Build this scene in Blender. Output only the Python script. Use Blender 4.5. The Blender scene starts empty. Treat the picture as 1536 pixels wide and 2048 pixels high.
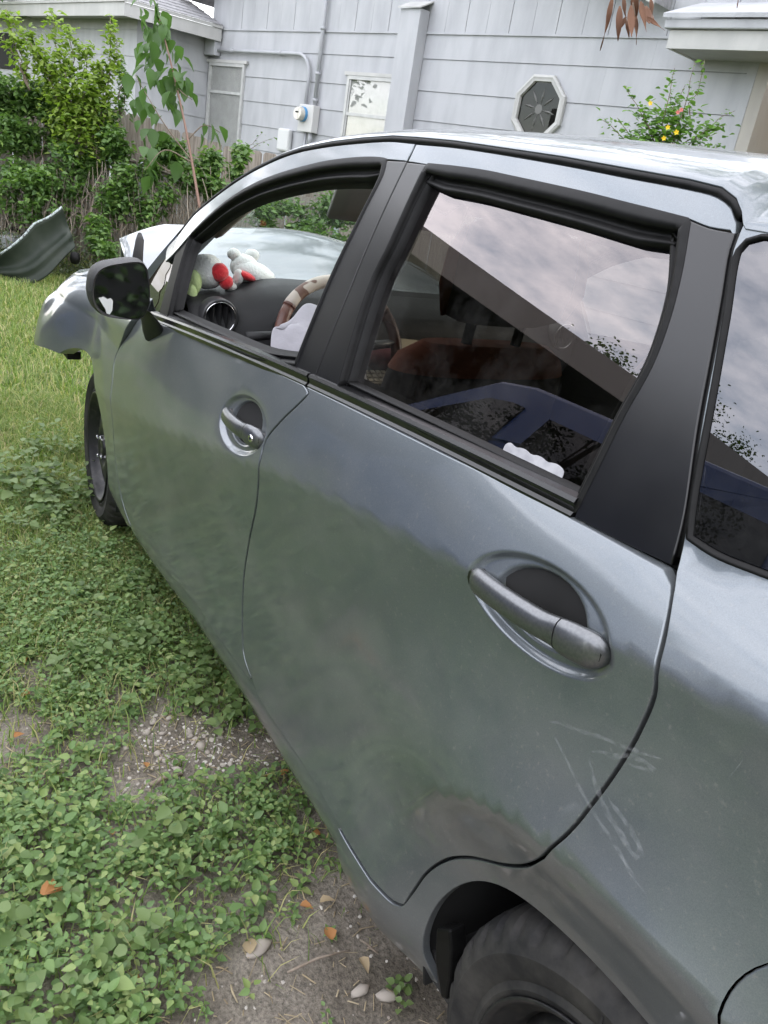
import bpy, bmesh, math, random
import numpy as np
from mathutils import Vector, Matrix, noise as mnoise
from mathutils.geometry import delaunay_2d_cdt
R = math.radians
scn = bpy.context.scene
C = scn.collection
random.seed(7)
rng = np.random.default_rng(7)

# ------------------------------------------------------------------ camera
CAM_POS = (-0.30413, 1.44328, 1.40717)
YAW, PITCH, ROLL = R(34.3632), R(22.8153), R(9.7760)
def cam_axes():
    f = Vector((math.cos(PITCH)*math.cos(YAW), -math.cos(PITCH)*math.sin(YAW), -math.sin(PITCH)))
    r = f.cross(Vector((0, 0, 1))).normalized(); u = r.cross(f)
    c, s = math.cos(ROLL), math.sin(ROLL)
    return c*r+s*u, -s*r+c*u, f
cr_, cu_, cf_ = cam_axes()
camd = bpy.data.cameras.new('camera'); cam = bpy.data.objects.new('camera', camd); C.objects.link(cam)
M = Matrix((( cr_.x, cu_.x, -cf_.x), (cr_.y, cu_.y, -cf_.y), (cr_.z, cu_.z, -cf_.z))).to_4x4()
M.translation = Vector(CAM_POS); cam.matrix_world = M
camd.sensor_fit = 'VERTICAL'; camd.sensor_height = 24.0; camd.lens = 1610.43/2048*24.0
camd.clip_start = .02; camd.clip_end = 600
scn.camera = cam

# ------------------------------------------------------------------ sky, sun, exposure
SUN_EL, SUN_AZ = R(16), R(-100)       # low evening sun, off to the right of the car
w = bpy.data.worlds.new('World'); scn.world = w; w.use_nodes = True
nt = w.node_tree; nt.nodes.clear()
out = nt.nodes.new('ShaderNodeOutputWorld'); bg = nt.nodes.new('ShaderNodeBackground')
sky = nt.nodes.new('ShaderNodeTexSky'); sky.sky_type = 'NISHITA'; sky.sun_disc = False
sky.sun_elevation = SUN_EL; sky.sun_rotation = R(90)-SUN_AZ; sky.air_density = 1.0; sky.dust_density = .6; sky.ozone_density = 1.0
tc = nt.nodes.new('ShaderNodeTexCoord'); mp = nt.nodes.new('ShaderNodeMapping'); mp.inputs['Scale'].default_value = (1, 1, 2.6)
n1 = nt.nodes.new('ShaderNodeTexNoise'); n1.inputs['Scale'].default_value = 8.5; n1.inputs['Detail'].default_value = 7; n1.inputs['Roughness'].default_value = .62
rp = nt.nodes.new('ShaderNodeValToRGB'); rp.color_ramp.elements[0].position = .30; rp.color_ramp.elements[1].position = .66
mx = nt.nodes.new('ShaderNodeMix'); mx.data_type = 'RGBA'
mx.inputs[7].default_value = (10.5, 10.3, 10.7, 1)
sc_ = nt.nodes.new('ShaderNodeMath'); sc_.operation = 'MULTIPLY_ADD'; sc_.inputs[1].default_value = .58; sc_.inputs[2].default_value = .30
nt.links.new(tc.outputs['Generated'], mp.inputs['Vector']); nt.links.new(mp.outputs['Vector'], n1.inputs['Vector'])
nt.links.new(n1.outputs['Fac'], rp.inputs['Fac']); nt.links.new(rp.outputs['Color'], sc_.inputs[0]); nt.links.new(sc_.outputs[0], mx.inputs[0])
nt.links.new(sky.outputs['Color'], mx.inputs[6]); nt.links.new(mx.outputs[2], bg.inputs['Color'])
bg.inputs['Strength'].default_value = .12
nt.links.new(bg.outputs[0], out.inputs[0])
sund = bpy.data.lights.new('sun', 'SUN'); sund.energy = .55; sund.angle = R(14); sund.color = (1, .93, .82)
sun = bpy.data.objects.new('sun', sund); C.objects.link(sun)
sd = Vector((math.cos(SUN_EL)*math.cos(SUN_AZ), math.cos(SUN_EL)*math.sin(SUN_AZ), math.sin(SUN_EL)))
sun.rotation_euler = sd.to_track_quat('Z', 'Y').to_euler(); sun.location = (0, 0, 30)
vs = scn.view_settings; vs.view_transform = 'Standard'; vs.look = 'None'; vs.gamma = 1.0; vs.exposure = 2.1
scn.render.film_transparent = False
try:
    scn.cycles.max_bounces = 10; scn.cycles.transparent_max_bounces = 24; scn.cycles.glossy_bounces = 6; scn.cycles.transmission_bounces = 8
    scn.cycles.caustics_reflective = False; scn.cycles.caustics_refractive = False
    scn.cycles.use_denoising = True; scn.cycles.sample_clamp_indirect = 6
except Exception: pass

# ------------------------------------------------------------------ helpers
def tag(o, label=None, cat=None, group=None, kind=None):
    if label: o['label'] = label
    if cat: o['category'] = cat
    if group: o['group'] = group
    if kind: o['kind'] = kind
    return o
def empty(name, loc=(0, 0, 0), rz=0, parent=None):
    o = bpy.data.objects.new(name, None); C.objects.link(o); o.location = loc; o.rotation_euler = (0, 0, rz); o.empty_display_size = .1
    if parent: o.parent = parent
    return o
def link(name, me, mat=None, parent=None):
    o = bpy.data.objects.new(name, me); C.objects.link(o)
    if mat is not None:
        for m in (mat if isinstance(mat, (list, tuple)) else [mat]): me.materials.append(m)
    if parent: o.parent = parent
    return o
def mesh(name, v, f, mat=None, parent=None, smooth=False, normals=None, mi=None):
    me = bpy.data.meshes.new(name); me.from_pydata([tuple(map(float, q)) for q in v], [], [tuple(map(int, q)) for q in f])
    if mi is not None: me.polygons.foreach_set('material_index', np.asarray(mi, np.int32))
    if smooth or normals is not None: me.polygons.foreach_set('use_smooth', [True]*len(me.polygons))
    me.update()
    if normals is not None: me.normals_split_custom_set_from_vertices([tuple(map(float, q)) for q in normals])
    return link(name, me, mat, parent)
def fastmesh(name, V, F, mat=None, parent=None, smooth=False, mi=None):
    """V (n,3) array, F (m,3) or (m,4) int array"""
    V = np.asarray(V, np.float32); F = np.asarray(F, np.int32); k = F.shape[1]
    me = bpy.data.meshes.new(name); me.vertices.add(len(V)); me.vertices.foreach_set('co', V.ravel())
    me.loops.add(F.size); me.loops.foreach_set('vertex_index', F.ravel())
    me.polygons.add(len(F)); me.polygons.foreach_set('loop_start', np.arange(0, F.size, k, dtype=np.int32))
    me.polygons.foreach_set('loop_total', np.full(len(F), k, np.int32))
    if mi is not None: me.polygons.foreach_set('material_index', np.asarray(mi, np.int32))
    me.polygons.foreach_set('use_smooth', np.full(len(F), bool(smooth)))
    me.update(calc_edges=True); me.validate()
    return link(name, me, mat, parent)
class MB:
    """collects shapes for one mesh"""
    def __init__(s): s.v = []; s.f = []; s.m = []
    def add(s, v, f, m=0):
        b = len(s.v); s.v += [tuple(q) for q in v]; s.f += [tuple(i+b for i in q) for q in f]; s.m += [m]*len(f); return s
    def box(s, c, d, rot=None, m=0):
        hx, hy, hz = d[0]/2, d[1]/2, d[2]/2
        vs_ = [Vector((x, y, z)) for x in (-hx, hx) for y in (-hy, hy) for z in (-hz, hz)]
        if rot is not None: vs_ = [rot @ q for q in vs_]
        vs_ = [q+Vector(c) for q in vs_]
        return s.add(vs_, [(0, 1, 3, 2), (4, 6, 7, 5), (0, 4, 5, 1), (2, 3, 7, 6), (0, 2, 6, 4), (1, 5, 7, 3)], m)
    def tube(s, pts, r, n=8, m=0, cap=True, sx=1, sy=1, up=None):
        pts = [Vector(q) for q in pts]; rs = r if isinstance(r, (list, tuple)) else [r]*len(pts)
        rings = []; prev = None
        for i, q in enumerate(pts):
            t = (pts[min(i+1, len(pts)-1)]-pts[max(i-1, 0)]).normalized()
            if prev is None:
                a = Vector(up) if up else (Vector((0, 0, 1)) if abs(t.z) < .9 else Vector((1, 0, 0)))
            else: a = prev
            b = t.cross(a).normalized(); a2 = b.cross(t).normalized(); prev = a2
            rings.append([q+a2*math.cos(2*math.pi*k/n)*rs[i]*sx+b*math.sin(2*math.pi*k/n)*rs[i]*sy for k in range(n)])
        v = [q for rg in rings for q in rg]; f = []
        for i in range(len(rings)-1):
            for k in range(n): f.append((i*n+k, i*n+(k+1) % n, (i+1)*n+(k+1) % n, (i+1)*n+k))
        if cap: f.append(tuple(range(n))[::-1]); f.append(tuple((len(rings)-1)*n+k for k in range(n)))
        return s.add(v, f, m)
    def lathe(s, prof, n=24, axis='y', c=(0, 0, 0), m=0, close=False):
        v = []; f = []
        for (r, h) in prof:
            for k in range(n):
                t = 2*math.pi*k/n; a, b = r*math.cos(t), r*math.sin(t)
                v.append({'y': (c[0]+a, c[1]+h, c[2]+b), 'z': (c[0]+a, c[1]+b, c[2]+h), 'x': (c[0]+h, c[1]+a, c[2]+b)}[axis])
        L = len(prof)
        for i in range(L-1 if not close else L):
            j = (i+1) % L
            for k in range(n): f.append((i*n+k, j*n+k, j*n+(k+1) % n, i*n+(k+1) % n))
        return s.add(v, f, m)
    def prism(s, poly, h0, h1, fn, m=0):
        """poly 2d points; fn(u,v,h)->xyz"""
        n = len(poly); v = [fn(a, b, h0) for a, b in poly]+[fn(a, b, h1) for a, b in poly]
        f = [tuple(range(n))[::-1], tuple(range(n, 2*n))]+[(i, (i+1) % n, n+(i+1) % n, n+i) for i in range(n)]
        return s.add(v, f, m)
    def grid(s, P, m=0, closeu=False):
        nu, nv = len(P), len(P[0]); v = [q for r_ in P for q in r_]; f = []
        for i in range(nu if closeu else nu-1):
            for j in range(nv-1):
                i2 = (i+1) % nu; f.append((i*nv+j, i2*nv+j, i2*nv+j+1, i*nv+j+1))
        return s.add(v, f, m)
    def build(s, name, mat, parent=None, smooth=False, bevel=0, solid=0, sub=0, autosmooth=None):
        me = bpy.data.meshes.new(name); me.from_pydata([tuple(map(float, q)) for q in s.v], [], s.f)
        bm = bmesh.new(); bm.from_mesh(me); bmesh.ops.recalc_face_normals(bm, faces=bm.faces); bm.to_mesh(me); bm.free()
        me.polygons.foreach_set('material_index', s.m)
        if smooth: me.polygons.foreach_set('use_smooth', [True]*len(me.polygons))
        if autosmooth is not None:
            try: me.set_sharp_from_angle(angle=R(autosmooth))
            except Exception: pass
        o = link(name, me, mat, parent)
        if solid:
            q = o.modifiers.new('s', 'SOLIDIFY'); q.thickness = solid; q.offset = 0
        if bevel:
            q = o.modifiers.new('b', 'BEVEL'); q.width = bevel; q.segments = 2; q.limit_method = 'ANGLE'; q.angle_limit = R(40)
        if sub:
            q = o.modifiers.new('u', 'SUBSURF'); q.levels = sub; q.render_levels = sub
        return o

# ------------------------------------------------------------------ materials
def nodes(name):
    m = bpy.data.materials.new(name); m.use_nodes = True; t = m.node_tree
    b = t.nodes['Principled BSDF']; return m, t, b
def col4(c): return (c[0], c[1], c[2], 1)
def pbr(name, c, rough=.6, metal=0., c2=None, nscale=20., bump=0., bscale=None, coat=0., coatr=.05, spec=.5, detail=4, stretch=None, mixpos=(.35, .65), sheen=0., rvar=0., coord='Object'):
    m, t, b = nodes(name); N = t.nodes.new; L = t.links.new
    b.inputs['Base Color'].default_value = col4(c); b.inputs['Roughness'].default_value = rough; b.inputs['Metallic'].default_value = metal
    b.inputs['Specular IOR Level'].default_value = spec
    if coat: b.inputs['Coat Weight'].default_value = coat; b.inputs['Coat Roughness'].default_value = coatr
    if sheen: b.inputs['Sheen Weight'].default_value = sheen
    if c2 is not None or bump or rvar:
        tcn = N('ShaderNodeTexCoord'); mpn = N('ShaderNodeMapping'); L(tcn.outputs[coord], mpn.inputs[0])
        if stretch: mpn.inputs['Scale'].default_value = stretch
    if c2 is not None or rvar:
        nz = N('ShaderNodeTexNoise'); nz.inputs['Scale'].default_value = nscale; nz.inputs['Detail'].default_value = detail; L(mpn.outputs[0], nz.inputs['Vector'])
        if c2 is not None:
            rr = N('ShaderNodeValToRGB'); rr.color_ramp.elements[0].position = mixpos[0]; rr.color_ramp.elements[1].position = mixpos[1]
            rr.color_ramp.elements[0].color = col4(c); rr.color_ramp.elements[1].color = col4(c2)
            L(nz.outputs['Fac'], rr.inputs[0]); L(rr.outputs[0], b.inputs['Base Color'])
        if rvar:
            mr = N('ShaderNodeMapRange'); mr.inputs['To Min'].default_value = rough-rvar; mr.inputs['To Max'].default_value = rough+rvar
            L(nz.outputs['Fac'], mr.inputs['Value']); L(mr.outputs[0], b.inputs['Roughness'])
    if bump:
        nb = N('ShaderNodeTexNoise'); nb.inputs['Scale'].default_value = bscale or nscale; nb.inputs['Detail'].default_value = 5; L(mpn.outputs[0], nb.inputs['Vector'])
        bp = N('ShaderNodeBump'); bp.inputs['Strength'].default_value = bump; bp.inputs['Distance'].default_value = .01
        L(nb.outputs['Fac'], bp.inputs['Height']); L(bp.outputs[0], b.inputs['Normal'])
    return m
def paint_mat():
    m, t, b = nodes('grey_metallic_paint'); N = t.nodes.new; L = t.links.new
    b.inputs['Metallic'].default_value = .58; b.inputs['Roughness'].default_value = .36
    b.inputs['Coat Weight'].default_value = .85; b.inputs['Coat Roughness'].default_value = .07; b.inputs['Coat IOR'].default_value = 1.6
    tcn = N('ShaderNodeTexCoord')
    fl = N('ShaderNodeTexNoise'); fl.inputs['Scale'].default_value = 900; fl.inputs['Detail'].default_value = 2; L(tcn.outputs['Object'], fl.inputs['Vector'])
    r1 = N('ShaderNodeValToRGB'); r1.color_ramp.elements[0].color = (.112, .130, .146, 1); r1.color_ramp.elements[1].color = (.150, .172, .190, 1)
    r1.color_ramp.elements[0].position = .3; r1.color_ramp.elements[1].position = .7
    L(fl.outputs['Fac'], r1.inputs[0])
    # dust film, in blotches and vertical runs
    mpn = N('ShaderNodeMapping'); mpn.inputs['Scale'].default_value = (2.0, 2.0, 2.6); mpn.inputs['Rotation'].default_value = (0, .5, 0); L(tcn.outputs['Object'], mpn.inputs[0])
    d1 = N('ShaderNodeTexNoise'); d1.inputs['Scale'].default_value = 2.2; d1.inputs['Detail'].default_value = 9; d1.inputs['Roughness'].default_value = .68; L(mpn.outputs[0], d1.inputs['Vector'])
    mr = N('ShaderNodeMapRange'); mr.inputs['From Min'].default_value = .42; mr.inputs['From Max'].default_value = .85; mr.inputs['To Max'].default_value = .16; mr.inputs['To Min'].default_value = .02; L(d1.outputs['Fac'], mr.inputs['Value'])
    spk = N('ShaderNodeTexNoise'); spk.inputs['Scale'].default_value = 170; spk.inputs['Detail'].default_value = 3; L(tcn.outputs['Object'], spk.inputs['Vector'])
    sm = N('ShaderNodeMapRange'); sm.inputs['From Min'].default_value = .62; sm.inputs['From Max'].default_value = .74; sm.inputs['To Max'].default_value = .16; L(spk.outputs['Fac'], sm.inputs['Value'])
    sd_ = N('ShaderNodeMath'); sd_.operation = 'ADD'; L(mr.outputs[0], sd_.inputs[0]); L(sm.outputs[0], sd_.inputs[1])
    df = N('ShaderNodeBsdfDiffuse'); df.inputs['Color'].default_value = (.34, .33, .30, 1); df.inputs['Roughness'].default_value = 1
    L(r1.outputs[0], b.inputs['Base Color'])
    ms = N('ShaderNodeMixShader'); L(sd_.outputs[0], ms.inputs[0]); L(b.outputs[0], ms.inputs[1]); L(df.outputs[0], ms.inputs[2])
    L(ms.outputs[0], t.nodes['Material Output'].inputs['Surface'])
    # faint orange peel
    op = N('ShaderNodeTexNoise'); op.inputs['Scale'].default_value = 260; op.inputs['Detail'].default_value = 1; L(tcn.outputs['Object'], op.inputs['Vector'])
    bp = N('ShaderNodeBump'); bp.inputs['Strength'].default_value = .012; bp.inputs['Distance'].default_value = .002; L(op.outputs['Fac'], bp.inputs['Height'])
    L(bp.outputs[0], b.inputs['Coat Normal'])
    return m
def glass_mat(name, tint, ior=1.5, smudge=.04, rough=0.0, film=(1, 1, 1)):
    m = bpy.data.materials.new(name); m.use_nodes = True; t = m.node_tree; N = t.nodes.new; L = t.links.new
    for n in list(t.nodes): t.nodes.remove(n)
    o = N('ShaderNodeOutputMaterial'); tr = N('ShaderNodeBsdfTransparent'); tr.inputs[0].default_value = col4(tint)
    gl = N('ShaderNodeBsdfGlossy'); gl.inputs['Roughness'].default_value = rough; gl.inputs[0].default_value = col4(film)
    fr = N('ShaderNodeFresnel')
    gg = N('ShaderNodeNewGeometry'); mi_ = N('ShaderNodeMix'); mi_.data_type = 'FLOAT'; mi_.inputs[2].default_value = ior; mi_.inputs[3].default_value = 1/ior   # same reflection from both faces of a thin pane
    L(gg.outputs['Backfacing'], mi_.inputs[0]); L(mi_.outputs[0], fr.inputs[0])
    ms = N('ShaderNodeMixShader'); L(fr.outputs[0], ms.inputs[0]); L(tr.outputs[0], ms.inputs[1]); L(gl.outputs[0], ms.inputs[2])
    df = N('ShaderNodeBsdfDiffuse'); df.inputs[0].default_value = (.55, .55, .53, 1)
    tcn = N('ShaderNodeTexCoord'); nz = N('ShaderNodeTexNoise'); nz.inputs['Scale'].default_value = 5; nz.inputs['Detail'].default_value = 8; nz.inputs['Roughness'].default_value = .7
    L(tcn.outputs['Object'], nz.inputs['Vector'])
    mr = N('ShaderNodeMapRange'); mr.inputs['From Min'].default_value = .45; mr.inputs['From Max'].default_value = .85; mr.inputs['To Max'].default_value = smudge; L(nz.outputs['Fac'], mr.inputs['Value'])
    m2 = N('ShaderNodeMixShader'); L(mr.outputs[0], m2.inputs[0]); L(ms.outputs[0], m2.inputs[1]); L(df.outputs[0], m2.inputs[2]); L(m2.outputs[0], o.inputs[0])
    return m
PAINT = paint_mat()
BLACKTRIM = pbr('satin_black_trim', (.004, .004, .0045), .32, c2=(.008, .008, .0085), nscale=7, coat=.30, coatr=.18, rvar=.08, spec=.35)
RUBBER = pbr('black_rubber', (.003, .003, .003), .5, c2=(.006, .006, .006), nscale=60, spec=.18)
PLASTIC = pbr('black_grained_plastic', (.018, .018, .019), .52, bump=.25, bscale=700, spec=.4)
GAP = pbr('dark_gap', (.006, .006, .006), .9)
TINT = glass_mat('tinted_glass', (.20, .195, .18), 2.0, .05, film=(1, .92, .92))
DARKTINT = glass_mat('dark_quarter_glass', (.05, .05, .05), 1.9, .04, film=(.95, .95, 1))
QLIGHT = glass_mat('quarter_light_glass', (.10, .10, .10), 1.22, .01)
CLEAR = glass_mat('clear_glass', (.86, .92, .89), 1.5, .10)
HOUSEGLASS = glass_mat('house_glass', (.9, .9, .9), 1.6, .06)
SATIN = pbr('satin_grey_handle', (.125, .13, .136), .36, .8, c2=(.155, .16, .166), nscale=300, coat=.3, coatr=.2)
CHROME = pbr('chrome', (.7, .7, .7), .12, 1.0)
MIRROR = pbr('mirror_silver', (.75, .77, .78), .03, 1.0)
# ------------------------------------------------------------------ the car: shape of its side (x forward, z up, metres)
def sstep(t):
    t=np.clip(t,0,1); return t*t*(3-2*t)
def zcrease(x):
    x=np.clip(x,-.8,3.3); a=np.minimum(x,1.3); u=np.clip(x-1.3,0,None)
    return 1.0355-.1667*a+.021*a*a-.028*np.clip(a,0,None)**3-.2541*u+.065*u*u
def zbelt(x):
    return 1.118-.052*x-.021*x*x
def plan(x):
    # body half width change along the length (nose and tail taper)
    f=np.clip(x-1.5,0,None); r=np.clip(-.15-x,0,None)
    return -.012*f**2-.02*f**4*.6-.16*r**2
def SL(x,z):
    x=np.asarray(x,float); z=np.asarray(z,float)
    zc=zcrease(x); zb=zbelt(x); h=np.maximum(zb-zc,.05)
    d=z-zc; e=.005
    k=1-.55*sstep((x-1.35)/.7)        # the crease dies out towards the front fender
    sa=np.sqrt(d*d+e*e)-e; rr=sstep((.75-x)/.5); up=np.where(d>0,.25+.10*(1-k)+.22*rr,.20+.09*sstep((.6-x)/.4))
    y=.848-up*k*sa
    t=np.clip(d/h,0,1.3); y=y-np.maximum(.055-(.25+.22*rr)*h*k,.008)*t**3
    dn=np.clip(-d,0,None); y=y+.20*k*dn**2-.03*(1-k)*dn**2
    s=np.clip(.33-z,0,None); y=y-2.2*s*s
    for xa in (0.,2.6):
        r=np.hypot(x-xa,z-.31)
        A=.080 if xa==0 else .010
        q=np.clip((.75-r)/.27,0,1)
        lower=.22+.78*sstep((z-.46)/.32)
        y=y+A*q*q*(1-.09*sstep((.482-r)/.08)-.12*sstep((.45-r)/.12))*lower
    return y+plan(x)
def ST(x,z):
    x=np.asarray(x,float); z=np.asarray(z,float)
    d=z-zbelt(np.minimum(x,2.0))
    f=np.clip(x-1.25,0,None); r=np.clip(.2-x,0,None)
    return .793-.29*d-.16*d*d-.030*f**2-.07*r**2
BOWLS=[(.247,.985,.124,.056,-.10),(1.143,.895,.128,.058,-.14)]
O = {
 'topF': [(2.019, 1.139), (2.002, 1.155), (1.943, 1.208), (1.834, 1.264), (1.722, 1.314), (1.618, 1.353), (1.492, 1.390), (1.399, 1.410), (1.266, 1.429), (1.146, 1.442), (1.037, 1.451), (0.964, 1.452)],
 'topR': [(0.942, 1.450), (0.841, 1.453), (0.746, 1.452), (0.570, 1.447), (0.428, 1.441), (0.350, 1.438), (0.302, 1.434), (0.277, 1.425), (0.263, 1.413), (0.256, 1.401)],
 'rearEdgeUp': [(0.256, 1.401), (0.253, 1.387), (0.233, 1.344), (0.213, 1.298), (0.184, 1.227), (0.147, 1.143), (0.134, 1.106)],
 'rearEdgeLow': [(0.132, 1.107), (0.117, 1.087), (0.089, 1.042), (0.077, 1.006), (0.081, 0.951), (0.089, 0.898), (0.097, 0.854), (0.109, 0.795), (0.131, 0.741), (0.171, 0.678), (0.222, 0.618), (0.301, 0.545), (0.346, 0.493), (0.378, 0.435), (0.395, 0.380), (0.406, 0.336)],
 'sill': [(1.978, 0.268), (1.780, 0.281), (1.430, 0.319), (1.265, 0.322), (1.133, 0.330), (0.953, 0.321), (0.777, 0.330), (0.663, 0.331), (0.536, 0.334), (0.443, 0.322), (0.411, 0.328)],
 'seamLow': [(0.933, 1.049), (0.929, 1.027), (0.940, 1.008), (0.983, 0.957), (1.014, 0.909), (1.008, 0.861), (1.030, 0.778), (1.080, 0.665), (1.113, 0.551), (1.110, 0.438), (1.089, 0.371), (1.039, 0.345), (0.982, 0.326)],
 'seamUp': [(0.952, 1.450), (0.948, 1.425), (0.945, 1.321), (0.941, 1.242), (0.939, 1.224), (0.931, 1.054)],
 'fdoorFront': [(2.053, 0.920), (2.072, 0.889), (2.111, 0.842), (2.168, 0.785), (2.187, 0.747), (2.162, 0.686), (2.135, 0.583), (2.127, 0.453), (2.074, 0.355), (1.978, 0.268)],
 'rDLO_L': [(0.882, 1.420), (0.884, 1.411), (0.880, 1.294), (0.883, 1.235), (0.846, 1.065)],
 'rDLO_T': [(0.878, 1.423), (0.721, 1.424), (0.657, 1.422), (0.496, 1.416), (0.406, 1.411), (0.322, 1.407)],
 'rDLO_R': [(0.319, 1.405), (0.294, 1.354), (0.278, 1.309), (0.269, 1.261), (0.271, 1.204), (0.270, 1.152), (0.270, 1.098)],
 'rDLO_B': [(0.846, 1.065), (0.606, 1.079), (0.410, 1.094), (0.270, 1.098)],
 'gl_T': [(0.881, 1.395), (0.706, 1.393), (0.548, 1.390), (0.438, 1.386), (0.338, 1.383)],
 'gl_R': [(0.338, 1.383), (0.304, 1.304), (0.299, 1.260), (0.297, 1.188), (0.295, 1.124), (0.288, 1.101)],
 'fDLO_T': [(1.892, 1.170), (1.817, 1.216), (1.708, 1.275), (1.577, 1.325), (1.450, 1.359), (1.305, 1.389), (1.249, 1.399), (1.122, 1.415), (1.031, 1.421)],
 'fDLO_R': [(1.017, 1.419), (1.004, 1.397), (1.007, 1.334), (1.010, 1.288), (1.014, 1.235), (1.013, 1.052)],
 'fDLO_F': [(1.892, 1.170), (1.888, 1.125), (1.817, 0.968)],
 'fDLO_B': [(1.812, 0.964), (1.437, 1.003), (1.175, 1.029), (1.010, 1.049)],
 'divL': [(2.009, 1.132), (1.956, 1.060), (1.936, 0.981), (1.905, 0.946)],
 'scuff1': [(0.188, 0.878), (0.177, 0.886), (0.143, 0.901), (0.108, 0.916), (0.076, 0.928), (0.045, 0.942)],
 'scuff2': [(0.187, 0.876), (0.168, 0.869), (0.144, 0.860), (0.115, 0.848), (0.088, 0.840), (0.052, 0.832), (0.020, 0.822), (0.002, 0.819)],
 'scuff3': [(0.122, 0.884), (0.121, 0.890), (0.109, 0.900), (0.097, 0.904), (0.085, 0.915), (0.061, 0.926), (0.050, 0.925), (0.067, 0.915), (0.082, 0.909)],
 'scuff4': [(0.122, 0.884), (0.113, 0.874), (0.098, 0.863), (0.075, 0.851), (0.052, 0.845), (0.030, 0.839), (0.028, 0.847), (0.052, 0.858), (0.078, 0.863), (0.088, 0.867)],
 'scuff5': [(-0.026, 1.016), (-0.022, 0.995), (-0.017, 0.974)],
}
def catmull(P, step=.01):
    P = [np.array(q, float) for q in P]
    if len(P) == 2:
        n = max(1, int(np.linalg.norm(P[1]-P[0])/step)); return [P[0]+(P[1]-P[0])*i/n for i in range(n)]+[P[1]]
    Q = [2*P[0]-P[1]]+P+[2*P[-1]-P[-2]]; o = []
    for i in range(1, len(Q)-2):
        a, b, c, d = Q[i-1:i+3]; n = max(1, int(np.linalg.norm(c-b)/step))
        t1 = max(np.linalg.norm(b-a), 1e-6)**.5; t2 = max(np.linalg.norm(c-b), 1e-6)**.5; t3 = max(np.linalg.norm(d-c), 1e-6)**.5
        m1 = (c-b)+t2*((b-a)/t1-(c-a)/(t1+t2)); m2 = (c-b)+t2*((d-c)/t3-(d-b)/(t2+t3))
        for k in range(n):
            t = k/n; o.append((2*t**3-3*t*t+1)*b+(t**3-2*t*t+t)*m1+(-2*t**3+3*t*t)*c+(t**3-t*t)*m2)
    o.append(P[-1]); return o
def outline(segs, step=.01):
    o = []
    for s in segs:
        c = catmull(s, step)
        for q in c:
            if not o or np.linalg.norm(q-o[-1]) > step*.3: o.append(q)
    while np.linalg.norm(o[0]-o[-1]) < step*.3: o.pop()
    A = np.array(o); x, z = A[:, 0], A[:, 1]
    if np.sum(x*np.roll(z, -1)-np.roll(x, -1)*z) < 0: A = A[::-1]
    return A                                       # counter-clockwise
def outn(A):
    t = np.roll(A, -1, 0)-np.roll(A, 1, 0); t /= np.linalg.norm(t, axis=1)[:, None]+1e-9
    return np.stack([t[:, 1], -t[:, 0]], 1)
def inside(P, A):
    x, z = P[:, 0][:, None], P[:, 1][:, None]; x1, z1 = A[:, 0], A[:, 1]; x2, z2 = np.roll(x1, -1), np.roll(z1, -1)
    c = ((z1 > z) != (z2 > z)) & (x < (x2-x1)*(z-z1)/(z2-z1+1e-12)+x1)
    return c.sum(1) % 2 == 1
def dist_to(P, A):
    d = np.full(len(P), 9.)
    for k in range(0, len(A), 200): d = np.minimum(d, np.sqrt(((P[:, None]-A[None, k:k+200])**2).sum(2)).min(1))
    return d
def surfn(F, x, z, side=1):
    e = .0015; dx = (F(x+e, z)-F(x-e, z))/(2*e); dz = (F(x, z+e)-F(x, z-e))/(2*e)
    n = np.stack([-dx, np.ones_like(dx), -dz], 1); n /= np.linalg.norm(n, axis=1)[:, None]; n[:, 1] *= side; return n
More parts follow.
